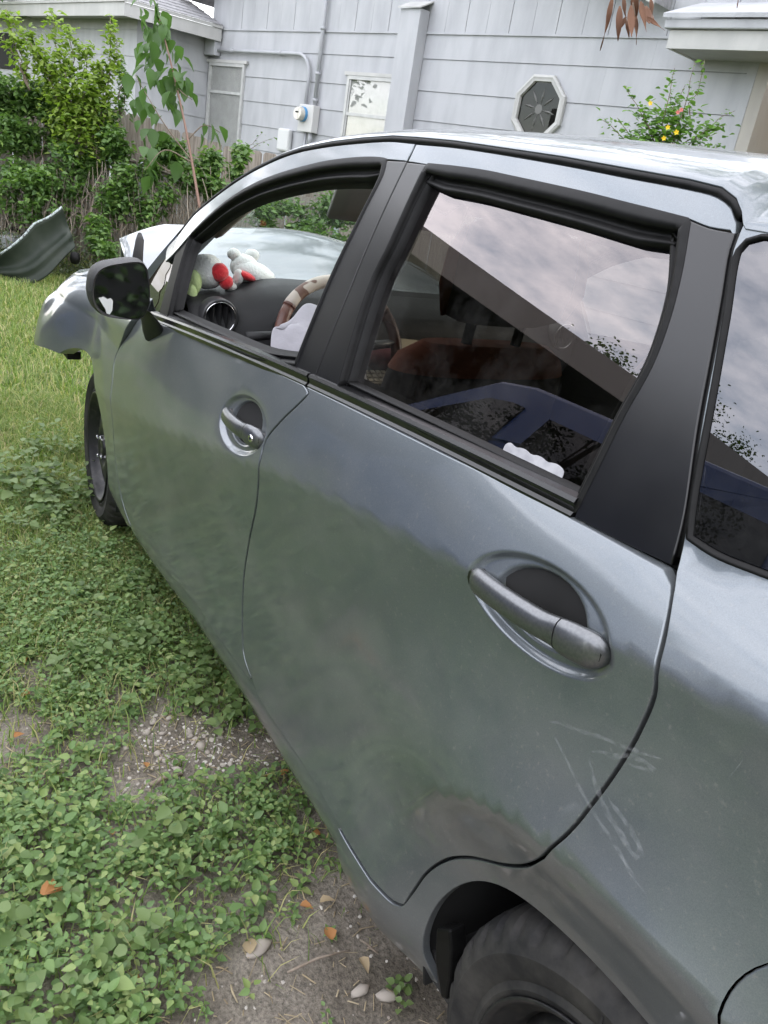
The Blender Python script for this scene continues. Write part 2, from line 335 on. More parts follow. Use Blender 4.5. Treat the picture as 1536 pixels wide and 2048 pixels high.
def panel(name, segs, F, mat, parent=None, holes=(), sp=.02, gap=.002, depth=.014, extra=None, side=1, step=.01, lip=.0018, rings=()):
    """a pressed sheet: side-view outline filled, laid on y = F(x, z), with a turned-in edge"""
    A = outline(segs, step) if isinstance(segs, list) else segs
    A = A-outn(A)*gap
    H = [np.asarray(h) for h in holes]
    lo, hi = A.min(0), A.max(0)
    gx, gz = np.meshgrid(np.arange(lo[0], hi[0], sp), np.arange(lo[1], hi[1], sp*.8)); gx = gx+(np.arange(gx.shape[0]) % 2)[:, None]*sp*.5
    P = np.stack([gx.ravel(), gz.ravel()], 1)
    if len(rings):
        for bw in BOWLS:
            u, v = bowl_uv(P[:, 0], P[:, 1], bw); P = P[np.hypot(u, v) > 1.14]
    P = P[inside(P, A)]; P = P[dist_to(P, A) > step*.45]
    for h in H: P = P[~inside(P, h)]; P = P[dist_to(P, h) > step*.45]
    loops = [A]+H; pts = []; edges = []
    for Lp in loops:
        b = len(pts); pts += [Vector(q) for q in Lp]; n = len(Lp); edges += [(b+i, b+(i+1) % n) for i in range(n)]
    for Lp in rings:
        P = P[dist_to(P, Lp) > 1e-5] if False else P
        if not inside(Lp, A).all(): continue
        b = len(pts); pts += [Vector(q) for q in Lp]; n = len(Lp); edges += [(b+i, b+(i+1) % n) for i in range(n)]
    pts += [Vector(q) for q in P]
    r = delaunay_2d_cdt(pts, edges, [], 0, 1e-7)
    V2 = np.array([(q.x, q.y) for q in r[0]]); T = np.array([q for q in r[2] if len(q) == 3])
    cen = V2[T].mean(1); k = inside(cen, A)
    for h in H: k &= ~inside(cen, h)
    T = T[k]
    used = np.unique(T); mp_ = -np.ones(len(V2), int); mp_[used] = np.arange(len(used)); V2 = V2[used]; T = mp_[T]
    x, z = V2[:, 0], V2[:, 1]; y = F(x, z); N = surfn(F, x, z, side)
    V = np.stack([x, y*side, z], 1); F_ = [tuple(t) for t in T]
    if side > 0: F_ = [(t[0], t[2], t[1]) for t in F_]
    V = V.tolist(); N = N.tolist()
    for li, Lp in enumerate(loops):
        n_ = outn(Lp)*(1 if li == 0 else -1)
        if li > 0:
            a = np.sum(Lp[:, 0]*np.roll(Lp[:, 1], -1)-np.roll(Lp[:, 0], -1)*Lp[:, 1])
            n_ = -outn(Lp) if a > 0 else outn(Lp)
        y0 = F(Lp[:, 0], Lp[:, 1]); sn = surfn(F, Lp[:, 0], Lp[:, 1], side); b = len(V); n = len(Lp)
        on = np.stack([n_[:, 0], np.zeros(n), n_[:, 1]], 1)
        rings = [(0, 0, sn), (lip*.6, lip*.35, sn*.5+on*.5), (lip, lip*1.4, sn*.05+on), (lip, depth, on)]
        for o_, d_, nn in rings:
            q = Lp+n_*o_; V += np.stack([q[:, 0], (y0-d_)*side, q[:, 1]], 1).tolist()
            N += (nn/np.linalg.norm(nn, axis=1)[:, None]).tolist()
        for k_ in range(3):
            for i in range(n):
                j = (i+1) % n; fa = (b+k_*n+i, b+k_*n+j, b+(k_+1)*n+j, b+(k_+1)*n+i)
                F_.append(fa)
    return mesh(name, V, F_, mat, parent, True, N)
def sweep_rim(name, A, F, prof, mat, parent, side=1, closed=True, wfun=None):
    """ring along an outline: prof = (inset, depth) pairs"""
    n_ = -outn(A); n = len(A); V = []; f = []; L = len(prof)
    y0 = F(A[:, 0], A[:, 1]); wv = wfun(A) if wfun is not None else np.ones(n)
    for (i_, d_) in prof:
        q = A+n_*(i_*wv)[:, None]; yy = F(q[:, 0], q[:, 1])-d_
        V += np.stack([q[:, 0], yy*side, q[:, 1]], 1).tolist()
    for k in range(L-1):
        for i in range(n if closed else n-1):
            j = (i+1) % n; f.append((k*n+i, k*n+j, (k+1)*n+j, (k+1)*n+i))
    return mesh(name, V, f, mat, parent, True)
def sweep_line(name, XZ, F, prof, mat, parent, side=1):
    """bar along a line: prof = (dz, dy) pairs around, closed section"""
    XZ = np.array(XZ); n = len(XZ); L = len(prof); V = []; f = []
    y0 = F(XZ[:, 0], XZ[:, 1])
    for (dz, dy) in prof: V += np.stack([XZ[:, 0], (y0+dy)*side, XZ[:, 1]+dz], 1).tolist()
    for k in range(L):
        k2 = (k+1) % L
        for i in range(n-1): f.append((k*n+i, k*n+i+1, k2*n+i+1, k2*n+i))
    f.append(tuple(k*n for k in range(L))); f.append(tuple(k*n+n-1 for k in range(L))[::-1])
    o = mesh(name, V, f, mat, parent, True)
    try: o.data.set_sharp_from_angle(angle=R(40))
    except Exception: pass
    return o

def bowl_uv(x, z, b):
    cx, cz, a, h, t = b; c, s = math.cos(t), math.sin(t); u = ((x-cx)*c+(z-cz)*s)/a; v = (-(x-cx)*s+(z-cz)*c)/h; return u, v
def SB(x, z):
    """door skin with the scooped hollows behind the handles"""
    y = SL(x, z)
    for b in BOWLS:
        u, v = bowl_uv(x, z, b); rr = np.sqrt(u*u+v*v)
        ring = .010*sstep((1-rr)/.16)
        v2 = (v-.05)/.80; u2 = (u+.0)/.66; cup = .036*(1-sstep((np.sqrt(u2*u2+v2*v2)-.52)/.46))
        y = y-ring-cup
    return y
def bowl_pts():
    o = []
    for cx, cz, a, h, t in BOWLS:
        for rr in (.05, .14, .22, .30, .35, .40, .45, .50, .54, .58, .62, .66, .70, .74, .78, .82, .85, .88, .91, .94, .97, 1.0, 1.02, 1.06, 1.11):
            n = 72; L_ = []
            for k in range(n):
                an = 2*math.pi*k/n; u, v = rr*a*math.cos(an), rr*h*math.sin(an)
                L_.append((cx+u*math.cos(t)-v*math.sin(t), cz+u*math.sin(t)+v*math.cos(t)))
            o.append(np.array(L_))
    return o
BP = bowl_pts()
def beltpts(x0, x1, dz=0., n=30):
    xs = np.linspace(x0, x1, n); return [(float(a), float(zbelt(a)+dz)) for a in xs]
def offx(P, d): return [(a+d, b) for a, b in P]

car = empty('hatchback_car', (0, 0, 0))
tag(car, 'crashed grey metallic hatchback with buckled bonnet and open front window', 'car')
CHILD = []                                           # parts are built in car coordinates and parented at the end
def P_(o, label=None):
    CHILD.append(o)
    if label: o['label'] = label
    return o

front_x = O['fdoorFront']; sill = O['sill']
# door skins
i_seam = O['seamLow']; low = i_seam[-2]
sillF = [q for q in sill if q[0] > low[0]+.05]; sillR = [q for q in sill if q[0] < low[0]-.05]
zB = -.016
fd_bot = [(1.965, .275)]+sillF[1:]+[(low[0]+.02, .336)]
def door_pair(side):
    sfx = 'left' if side > 0 else 'right'
    fseg = [beltpts(2.035, .956, zB), [(.956, float(zbelt(.956)+zB))]+i_seam[1:-1], [i_seam[-2], (1.045, .336)]+sorted(sillF[1:], key=lambda q: q[0])+[(1.965, .278)], [(1.965, .278)]+front_x[::-1][1:-1]+[(2.035, float(zbelt(2.035)+zB))]]
    fd = P_(panel('front_door', fseg, SB, PAINT, holes=(), sp=.022, rings=BP, side=side))
    rl = O['rearEdgeLow']
    rseg = [beltpts(.948, .134, zB), [(.134, float(zbelt(.134)+zB))]+rl[1:], [rl[-1], (.425, .326), (.470, .325), (.536, .328), (.663, .330), (.777, .330), (.946, .325), (1.00, .328)], [(1.00, .330)]+[(a-.005, b) for a, b in i_seam[::-1][2:-1]]+[(.948, float(zbelt(.948)+zB))]]
    rd = P_(panel('rear_door', rseg, SB, PAINT, sp=.020, rings=BP, side=side))
    # upper frames
    tf = O['topF']; tr = O['topR']; ru = O['rearEdgeUp']
    fl = O['fDLO_T']; fr = O['fDLO_R']; su = O['seamUp']
    black_top = [(2.02, 1.128)]+fl
    P_(panel('upper_door_frame', [tf+[(.952, 1.452)], [(.952, 1.452), (.949, 1.424)], [(.949, 1.424), (1.02, 1.4215)]+fl[::-1]+[(1.96, 1.118), (2.03, 1.07)], [(2.03, 1.07), (2.06, 1.10), (2.019, 1.139)]], ST, PAINT, sp=.02, gap=.0015, side=side))
    P_(panel('pillar_trim', [[fr[0], (1.004, 1.397), (1.007, 1.334), (1.010, 1.288), (1.013, 1.235), (1.013, 1.04)], [(1.013, 1.04), (.932, 1.045)], [(.932, 1.045)]+su[::-1][1:5]+[(.949, 1.4225)], [(.949, 1.4225), fr[0]]], lambda x, z: ST(x, z)+.001, BLACKTRIM, sp=.025, gap=.0012, side=side))
    rT = O['rDLO_T']; rL = O['rDLO_L']; rR = O['rDLO_R']
    P_(panel('upper_door_frame', [[(.946, 1.4515)]+tr[1:], [tr[-1], (.257, 1.4035), (.290, 1.404), (.322, 1.4085)], [(.322, 1.4085)]+rT[::-1][1:]+[(.944, 1.4235)], [(.944, 1.4235), (.946, 1.4515)]], ST, PAINT, sp=.02, gap=.0015, side=side))
    P_(panel('pillar_trim', [[(.9435, 1.4215)]+[(a-.004, b) for a, b in su[2:5]]+[(.928, 1.045)], [(.928, 1.045), (.845, 1.05)], [(.845, 1.05)]+rL[::-1]+[(.880, 1.4225)], [(.880, 1.4225), (.9435, 1.4215)]], lambda x, z: ST(x, z)+.001, BLACKTRIM, sp=.025, gap=.0012, side=side))
    P_(panel('pillar_trim', [[(.3215, 1.4075), (.290, 1.403), (.257, 1.4025)], ru[:-1]+[(.134, 1.098)], [(.134, 1.098), (.2, 1.092), (.268, 1.088)], rR[::-1]], lambda x, z: ST(x, z)+.001, BLACKTRIM, sp=.025, gap=.0012, side=side))
    # rubber run channels round the openings
    fA = outline([[(1.818, .958)]+[(1.888, 1.126), (1.892, 1.165)], [(1.892, 1.168)]+fl[1:]+[(1.017, 1.4205)], fr, [fr[-1], (1.175, 1.02), (1.436, .994), (1.818, .958)]])
    rA = outline([rT, rR, [(.270, 1.094), (.410, 1.086), (.606, 1.074), (.845, 1.058)], rL[::-1]])
    top = lambda A: 1+1.1*np.convolve(np.pad(np.clip(outn(A)[:, 1], 0, 1)**2*(A[:, 1] > 1.12), 6, 'wrap'), np.ones(13)/13, 'valid')
    prof = [(-.002, -.0015), (.002, -.004), (.006, -.003), (.0075, .004), (.009, .012), (.012, .013), (.0135, .007), (.016, .007), (.018, .020), (.024, .030)]
    P_(sweep_rim('window_seal', fA, ST, prof, RUBBER, None, side, wfun=top))
    P_(sweep_rim('window_seal', rA, ST, prof, RUBBER, None, side, wfun=top))
    # rear door glass, wound down a little
    gT = O['gl_T']; gR = O['gl_R']
    P_(panel('rear_door_window', [[(.895, 1.395)]+gT[1:]+[(.325, 1.382)], [(.325, 1.382), (.29, 1.304), (.285, 1.26), (.283, 1.188), (.28, 1.07)], [(.28, 1.07), (.83, 1.045)], [(.83, 1.045), (.862, 1.12), (.895, 1.395)]], lambda x, z: ST(x, z)-.021, TINT, sp=.03, gap=0, depth=.0045, side=side, lip=.0006), 'tinted rear window wound down a crack')
    # fixed front quarter light with its bar
    P_(panel('division_bar', [[(1.990, 1.115), (1.955, 1.05), (1.932, .97), (1.92, .945)], [(1.92, .945), (1.825, .955)], [(1.825, .955), (1.888, 1.126), (1.90, 1.168)], [(1.90, 1.168), (1.990, 1.115)]], lambda x, z: ST(x, z)-.004, RUBBER, sp=.02, gap=.001, side=side))
    P_(panel('front_quarter_window', [[(1.995, 1.105), (2.055, 1.085), (2.19, .965)], [(2.19, .965), (2.17, .925), (1.92, .935)], [(1.92, .935), (1.932, .97), (1.955, 1.05), (1.995, 1.105)]], lambda x, z: ST(x, z)-.010, QLIGHT, sp=.03, gap=0, depth=.004, side=side, lip=.0005))
    # belt mouldings
    pr = [(-.022, .002), (-.022, .006), (-.014, .008), (-.010, .0045), (-.003, .0045), (.002, .008), (.007, .005), (.008, -.012), (-.02, -.012)]
    FB_ = lambda x, z: ST(x, zbelt(x))
    P_(sweep_line('belt_moulding', beltpts(1.97, .948, .0, 40), FB_, pr, BLACKTRIM, None, side))
    P_(sweep_line('belt_moulding', beltpts(.940, .272, .0, 40), FB_, pr, BLACKTRIM, None, side))
    return fd, rd
fdL, rdL = door_pair(1)
fdR, rdR = door_pair(-1)

# rear quarter panel with wheel arch, window opening and filler flap
def SQ(x, z):
    zb = zbelt(x); a = SL(x, np.minimum(z, zb)); b = ST(x, np.maximum(z, zb)); t = sstep((z-zb+.012)/.024)
    return a*(1-t)+b*t
ARC = [(.357*math.cos(a)+.0, .318+.314*math.sin(a)) for a in np.linspace(R(-8), R(188), 60)]
QW = outline([[(.2395, 1.398), (.243, 1.388), (.214, 1.322), (.183, 1.250), (.147, 1.160), (.132, 1.128)], [(.132, 1.128), (.10, 1.126), (.06, 1.130), (-.06, 1.148), (-.20, 1.175), (-.30, 1.205)], [(-.30, 1.205), (-.325, 1.23), (-.30, 1.28), (-.16, 1.345), (.0, 1.385), (.15, 1.401), (.226, 1.404), (.2395, 1.398)]])
FUEL = np.array([(-.185+.092*math.cos(a), .805+.085*math.sin(a)) for a in np.linspace(0, 2*math.pi, 48, endpoint=False)])
def quarter(side):
    ru = O['rearEdgeUp']; rl = O['rearEdgeLow']
    se = [(a-.004, b) for a, b in ru[:-1]]+[(a-.004, b) for a, b in rl[:9]]
    lo = [(a-.002, b-.004) for a, b in rl[8:]]
    segs = [[(.254, 1.416), (.252, 1.401)]+se[1:], [se[-1]]+lo[1:-1]+[(.411, .327), (.427, .318), (.470, .317), (.536, .320), (.60, .322)], [(.60, .322), (.60, .27), (.56, .215), (.385, .205)], [(.385, .205), (.327, .205), (ARC[0][0], ARC[0][1])], ARC, [ARC[-1], (-.36, .22), (-.62, .24)], [(-.62, .24), (-.70, .5), (-.72, .8), (-.66, 1.1), (-.56, 1.30), (-.48, 1.40)], [(-.48, 1.40), (-.2, 1.432), (.10, 1.428), (.254, 1.416)]]
    h = [QW, FUEL] if side > 0 else [QW]
    q = P_(panel('rear_quarter_panel', segs, SQ, PAINT, holes=h, sp=.02, side=side))
    P_(panel('rear_quarter_window', QW, lambda x, z: ST(x, z)-.003, DARKTINT, sp=.03, gap=.004, depth=.005, side=side, lip=.0008), 'dark tinted rear quarter window')
    if side > 0:
        P_(panel('fuel_flap', FUEL, SQ, PAINT, sp=.02, gap=.0035, side=side))
    return q
qpL = quarter(1); qpR = quarter(-1)
# dark inner shells behind the panel gaps
def backing(side):
    F2 = lambda x, z: np.minimum(SQ(x, z), SL(x, z))-.016
    P_(panel('inner_door_shell', [beltpts(2.10, -.1, -.05), [(-.1, float(zbelt(-.1)-.05)), (.0, .80), (.20, .72), (.37, .50), (.42, .33)], [(.42, .33), (1.0, .30), (1.95, .27)], [(1.95, .27), (2.12, .45), (2.17, .7), (2.10, float(zbelt(2.10)-.05))]], F2, GAP, sp=.06, gap=0, depth=.02, side=side, step=.04))
    P_(panel('inner_pillar', [[(.985, 1.46), (.99, 1.03)], [(.99, 1.03), (.88, 1.03)], [(.88, 1.03), (.905, 1.46)], [(.905, 1.46), (.985, 1.46)]], lambda x, z: ST(x, z)-.03, GAP, sp=.06, gap=0, side=side, step=.04))
    # rocker under the doors
    XZ = [(x, 0.0) for x in np.linspace(1.98, .36, 30)]
    def Fs(x, z): return SL(x, .33+0*x)
    P_(sweep_line('sill', [(x, .30) for x in np.linspace(2.0, .37, 40)], Fs, [(.035, -.016), (.012, -.010), (-.03, -.012), (-.075, -.030), (-.105, -.055), (-.105, -.20), (.03, -.20)], PAINT, None, side))
backing(1); backing(-1)

# door handles
def handle(side, b, x0, z0, x1, z1, keyhole, parent_name):
    """bar spanning the hollow; x0 is the front end"""
    n = 34; V = []; f = []; m = 16
    L = math.hypot(x1-x0, z1-z0); ux, uz = (x1-x0)/L, (z1-z0)/L; vx, vz = -uz, ux
    if vz < 0: vx, vz = -vx, -vz
    def seg(t0, t1, name, mat, cap0=True):
        MBx = MB(); rings = []
        for i in range(n+1):
            t = t0+(t1-t0)*i/n; cx, cz = x0+ux*L*t, z0+uz*L*t
            endr = min(1, math.sqrt(max(0, 1-(max(0, .10-t)/.10)**2)), math.sqrt(max(0, 1-(max(0, t-.90)/.10)**2)))
            wide = (.0165+.0045*float(sstep(np.array((t-.62)/.2))))*max(.12, endr)
            bow = .016*math.sin(math.pi*min(1, max(0, t)))**.6
            thick = .0105*max(.25, endr)
            yc = float(SL(np.array(cx), np.array(cz)))+bow-.004-.004*(1-endr)
            dent = .0035*math.exp(-((t-.70)/.055)**2)
            rg = []
            for k in range(m):
                a = 2*math.pi*k/m; ca, sa = math.cos(a), math.sin(a); e = .72
                dv = wide*math.copysign(abs(ca)**e, ca); dy = thick*math.copysign(abs(sa)**e, sa)
                if sa > 0: dy -= dent*(.5+.5*(-ca)); dy -= .0035*abs(ca)**2
                rg.append((cx+vx*dv, (yc+dy)*side, cz+vz*dv))
            rings.append(rg)
        vv = [q for rg in rings for q in rg]; ff = []
        for i in range(n):
            for k in range(m): ff.append((i*m+k, i*m+(k+1) % m, (i+1)*m+(k+1) % m, (i+1)*m+k))
        ff.append(tuple(range(m))); ff.append(tuple(n*m+k for k in range(m))[::-1])
        MBx.add(vv, ff)
        return MBx.build(name, mat, smooth=True, autosmooth=60)
    h = seg(0, .735, 'door_handle', SATIN); e = seg(.743, 1, 'handle_end_cap', SATIN)
    fts = []                                         # feet that carry the bar
    for t in (.05, .93):
        ft = MB(); cx, cz = x0+ux*L*t, z0+uz*L*t; y = float(SL(np.array(cx), np.array(cz)))
        ft.tube([(cx, (y-.04)*side, cz), (cx, (y+.004)*side, cz)], .012, 10); fts.append(ft.build('handle_foot', BLACKTRIM, smooth=True))
    os_ = [h, e]+fts
    if keyhole:
        t = .90; cx, cz = x0+ux*L*t, z0+uz*L*t; y = float(SL(np.array(cx), np.array(cz)))+.016*math.sin(math.pi*t)**.6-.004+.0085
        k = MB().lathe([(.0001, .0022), (.004, .0024), (.0062, .0034), (.0078, .0012), (.0078, -.004)], 20, 'y', (cx, y*side, cz)); os_.append(k.build('key_lock', CHROME, smooth=True))
        k2 = MB().box((cx, (y+.0026)*side, cz), (.0012, .001, .005)); os_.append(k2.build('key_slot', GAP))
    return os_
HANDLES = {}
HANDLES['rL'] = handle(1, 0, .360, .972, .136, .997, False, rdL)
HANDLES['fL'] = handle(1, 1, 1.246, .885, 1.028, .901, True, fdL)
HANDLES['rR'] = handle(-1, 0, .360, .972, .136, .997, False, rdR)
HANDLES['fR'] = handle(-1, 1, 1.246, .885, 1.028, .901, False, fdR)
for k, d in (('rL', rdL), ('fL', fdL), ('rR', rdR), ('fR', fdR)):
    for o in HANDLES[k]: o.parent = d
# ------------------------------------------------------------------ roof, pillars, windscreen (one loft, cut into parts)
_sx = np.array([-.60, -.40, -.10, .20, .247, .252, .262, .277, .302, .350, .428, .570, .746, .841, .952, 1.037, 1.146, 1.266, 1.399, 1.492, 1.618, 1.722, 1.834, 1.943, 2.02, 2.10, 2.20, 2.32])
_sz = np.array([1.360, 1.385, 1.402, 1.4085, 1.4085, 1.412, 1.424, 1.436, 1.445, 1.449, 1.452, 1.458, 1.462, 1.464, 1.4635, 1.462, 1.453, 1.440, 1.421, 1.401, 1.363, 1.325, 1.275, 1.219, 1.152, 1.085, 1.00, .915])
def zedge(x): return np.interp(x, _sx, _sz)
def zroof(x):
    x = np.asarray(x, float); u = np.clip(x-1.30, 0, None); r = np.clip(.6-x, 0, None)
    return 1.522-.035*np.clip(x-.7, 0, .6)**2/.36-.018*r-.035*r*r-.10*u-.50*u*u/(u+.35)*1.0
XS = np.array(sorted(set(np.round(np.concatenate([np.linspace(-.60, 2.32, 147), _sx]), 4))))
def section(x, n=40):
    ze = float(zedge(x)); ye = float(ST(np.array(x), np.array(ze)))+.0012
    zr = max(float(zroof(x)), ze+.012); H = zr-ze; k = min(.055, H*.62)
    P0 = np.array([ye, ze]); P1 = np.array([ye-.42*k-.004, ze+k]); P2 = np.array([ye*.52, zr-.002]); P3 = np.array([0, zr])
    t = np.linspace(0, 1, n)[:, None]**1.35
    return (1-t)**3*P0+3*(1-t)**2*t*P1+3*(1-t)*t*t*P2+t**3*P3
SEC = [section(x) for x in XS]
arc = [np.concatenate([[0], np.cumsum(np.hypot(*np.diff(s, axis=0).T))]) for s in SEC]
def shell(name, sel, mat, full=True, lift=0.):
    V = []; F = []; idx = {}
    n = 40
    cols = [(1, j) for j in range(n)]+[(-1, j) for j in range(n-2, -1, -1)]
    def vid(i, c):
        k = (i, c)
        if k not in idx:
            s, j = cols[c]; idx[k] = len(V); V.append((XS[i], s*SEC[i][j][0], SEC[i][j][1]+lift))
        return idx[k]
    for i in range(len(XS)-1):
        for c in range(len(cols)-1):
            s, j = cols[c]; s2, j2 = cols[c+1]; jm = min(j, j2)
            a = .5*(arc[i][jm]+arc[i+1][jm]); xm = .5*(XS[i]+XS[i+1])
            if sel(xm, a, s if j2 > j else s2): F.append((vid(i, c), vid(i+1, c), vid(i+1, c+1), vid(i, c+1)))
    me = MB(); me.add(V, F); return me.build(name, mat, smooth=True)
HEAD = 1.36
pillw = lambda x: .062+.02*max(0, min(1, (x-1.5)/.5))
roof = P_(shell('roof', lambda x, a, s: x < HEAD, PAINT)); roof.modifiers.new('s', 'SOLIDIFY').thickness = .012
for s_ in (1, -1):
    o = P_(shell('windscreen_pillar', lambda x, a, s: x >= HEAD and a < pillw(x) and s == s_, PAINT)); q = o.modifiers.new('s', 'SOLIDIFY'); q.thickness = .03
P_(shell('windscreen_border', lambda x, a, s: x >= HEAD and (pillw(x) <= a < pillw(x)+.022 or (a >= pillw(x) and x < HEAD+.035)), GAP, lift=-.003))
ws = P_(shell('windscreen', lambda x, a, s: x >= HEAD and a >= pillw(x), CLEAR, lift=-.001), 'dusty windscreen leaning over the dashboard')
# rubber strip lying in the roof seam
rp_ = [(1, x) for x in XS if .262 <= x <= 2.02]
for s_ in (1, -1):
    pts = [(x, s_*(float(ST(np.array(x), np.array(float(zedge(x))-.006)))-.004), float(zedge(x))-.006) for _, x in rp_]
    pts = [(.254, s_*(float(ST(np.array(.254), np.array(1.10)))-.004), 1.10)][:0]+[(a, b, c) for a, b, c in pts]
    P_(MB().tube(pts, .0058, 8).build('roof_seal', RUBBER, smooth=True))
    ru = O['rearEdgeUp']; pp = [(a-.0035, b) for a, b in ru]
    cpt = catmull(pp, .02); P_(MB().tube([(q[0], s_*(float(ST(np.array(q[0]), np.array(q[1])))-.007), q[1]) for q in cpt], .006, 8).build('door_edge_seal', RUBBER, smooth=True))
    # gasket of the quarter window
    P_(sweep_rim('quarter_window_gasket', QW, lambda x, z: SQ(x, z), [(-.004, .001), (-.002, -.0012), (.001, -.0012), (.003, .004)], RUBBER, None, s_))
# headliner and inner pillar trims
CLOTH = pbr('grey_headliner', (.30, .29, .27), .95)
DARKIN = pbr('dark_interior', (.02, .02, .021), .75, c2=(.035, .034, .033), nscale=30)
hl = MB()
xs_ = np.linspace(-.45, 1.33, 24)
hl.grid([[(x, y, float(zroof(x))-.045-.05*(abs(y)/.6)**4) for y in np.linspace(-.60, .60, 15)] for x in xs_])
P_(hl.build('headliner', CLOTH, smooth=True, solid=.006))
for s_ in (1, -1):
    tb = MB(); tf_ = catmull(O['fDLO_T'], .06)
    tb.tube([(q[0]+.0, s_*(float(ST(np.array(q[0]), np.array(q[1])))-.062), q[1]+.018) for q in tf_], .028, 8)
    P_(tb.build('pillar_lining', CLOTH, smooth=True))
    tb = MB().tube([(x, s_*(float(ST(np.array(x), np.array(1.42)))-.058), 1.432) for x in np.linspace(1.03, -.3, 12)], .026, 8); P_(tb.build('roof_lining', CLOTH, smooth=True))

# ------------------------------------------------------------------ buckled bonnet
def bonnet(x, y):
    ay = abs(y)
    z = np.interp(x, [2.28, 2.50, 2.68, 2.82, 2.92, 3.02, 3.16, 3.30], [1.005, 1.07, 1.108, 1.122, 1.085, 1.00, .89, .80])
    z -= .085*(ay/.70)**2+.04*max(0, ay-.5)/.2
    z += .012*math.sin(9*y+3*x)*min(1, max(0, (x-2.45)/.3)) + .010*math.sin(17*x-6*y)*min(1, max(0, (x-2.55)/.3))
    return z
g = []
for x in np.linspace(2.28, 3.28, 44):
    hw = float(np.interp(x, [2.28, 2.6, 2.84, 3.05, 3.28], [.70, .695, .66, .60, .50]))
    g.append([(x+.03*math.sin(5*y)*min(1, max(0, (x-2.6)/.3)), y, bonnet(x, y)) for y in np.linspace(-hw, hw, 41)])
bn = P_(MB().grid(g).build('bonnet', PAINT, smooth=True, autosmooth=28), 'crumpled grey bonnet folded up in a ridge'); q = bn.modifiers.new('s', 'SOLIDIFY'); q.thickness = .018; q.offset = -1
# torn strip of bonnet edge standing up beside the slot
P_(MB().tube([(2.44, .70, .97), (2.48, .685, 1.03), (2.54, .665, 1.06), (2.60, .65, 1.075)], [.02, .016, .014, .006], 8, sx=.5).build('hinge_slot', GAP, smooth=True))
P_(MB().grid([[(x, y, z) for (x, z) in ((2.20, .985), (2.26, 1.0), (2.34, .985), (2.36, .90))] for y in np.linspace(-.70, .70, 12)]).build('cowl_panel', PLASTIC, smooth=False, solid=.01))
eb = MB(); eb.box((2.72, 0, .62), (.80, 1.05, .44)); eb.box((3.10, 0, .52), (.06, 1.15, .42)); eb.box((3.17, 0, .46), (.08, 1.20, .12))
P_(eb.build('engine_bay', GAP))
# ------------------------------------------------------------------ front fenders (left one bent outwards)
def fend_top(x): return .965-.085*(x-2.05)-.035*(x-2.05)**2
def make_SF(bend):
    def F(x, z):
        x = np.asarray(x, float); z = np.asarray(z, float)
        y = SL(x, np.minimum(z, .78))+bend*sstep((x-2.50)/.62)
        t = np.clip(z-(fend_top(x)-.12), 0, None); y = y-5.0*t*t
        if bend:
            cr = np.exp(-((x-2.98)/.16)**2)*np.exp(-((z-.74)/.06)**2)
            y = y+cr*.007*np.sin(26*(x-2.8)+18*z)
        return y
    return F
for s_ in (1, -1):
    F_ = make_SF(.175 if s_ > 0 else .01)
    fx = [(a+.004, b) for a, b in front_x]
    arcF = [(2.6+.345*math.cos(a), .315+.345*math.sin(a)) for a in np.linspace(R(190), R(56), 36)]
    topx = np.linspace(3.16, 2.06, 20)
    seg = [fx[1:-1]+[(1.98, .27)], [(1.98, .27), (2.10, .225), (2.262, .255)], arcF, [arcF[-1], (2.90, .592), (3.05, .57), (3.175, .56)], [(3.175, .56), (3.215, .63), (3.205, .70), (3.16, float(fend_top(3.16)))], [(float(x), float(fend_top(x))) for x in topx]+[fx[1]]]
    fo = P_(panel('front_fender', seg, F_, PAINT, sp=.018, gap=.001, side=s_, depth=.05), 'dented grey front fender bent out at its torn tip' if s_ > 0 else None)
    g = []
    for x in np.linspace(2.07, 3.155, 40):
        zt = float(fend_top(x)); yt = float(F_(np.array(x), np.array(zt)))
        wob = .012*math.sin(11*x)+.008*math.sin(31*x) if s_ > 0 else 0
        g.append([(x, s_*(yt+.0005), zt), (x, s_*(yt-.03), zt+.012+wob*.6), (x, s_*(yt-.08), zt+.016+wob), (x, s_*(yt-.12), zt-.02)])
    cp = MB().grid(g).build('fender_top', PAINT, smooth=True, solid=.002); cp.parent = fo
    if s_ > 0:                                       # bent bracket tabs and bits of wiring left at the torn nose
        tb = MB(); tb.box((2.98, .80, .565), (.16, .05, .03))
        P_(tb.build('broken_bracket', PLASTIC))
        cl = MB().grid([[(2.6+.36*math.cos(a), y, .315+.36*math.sin(a)) for y in (.45, .60, .79)] for a in np.linspace(R(200), R(60), 28)])
    else: cl = MB().grid([[(2.6+.36*math.cos(a), -y, .315+.36*math.sin(a)) for y in (.45, .60, .79)] for a in np.linspace(R(200), R(60), 28)])
    P_(cl.build('front_wheel_liner', GAP, smooth=True, solid=.006))
    cl = MB().grid([[(.368*math.cos(a), s_*y, .318+.326*math.sin(a)) for y in (.42, .60, .762)] for a in np.linspace(R(200), R(-20), 36)])
    cl.grid([[(r_*math.cos(a), s_*.44, .318+r_*math.sin(a)) for r_ in (.05, .36)] for a in np.linspace(R(0), R(360), 40)])
    P_(cl.build('rear_wheel_liner', GAP, smooth=True, solid=.006))
    mf = MB()                                        # mud flap ahead of the rear wheel
    prof = [(.305, .40), (.335, .42), (.350, .30), (.352, .165), (.318, .16), (.314, .25)]
    mf.prism([(.338, .352), (.311, .380), (.303, .366), (.296, .350), (.284, .303), (.280, .262), (.292, .252), (.325, .30)], s_*.745, s_*.776, lambda a, b, h: (a, h, b))
    P_(mf.build('mud_flap', RUBBER, bevel=.004))
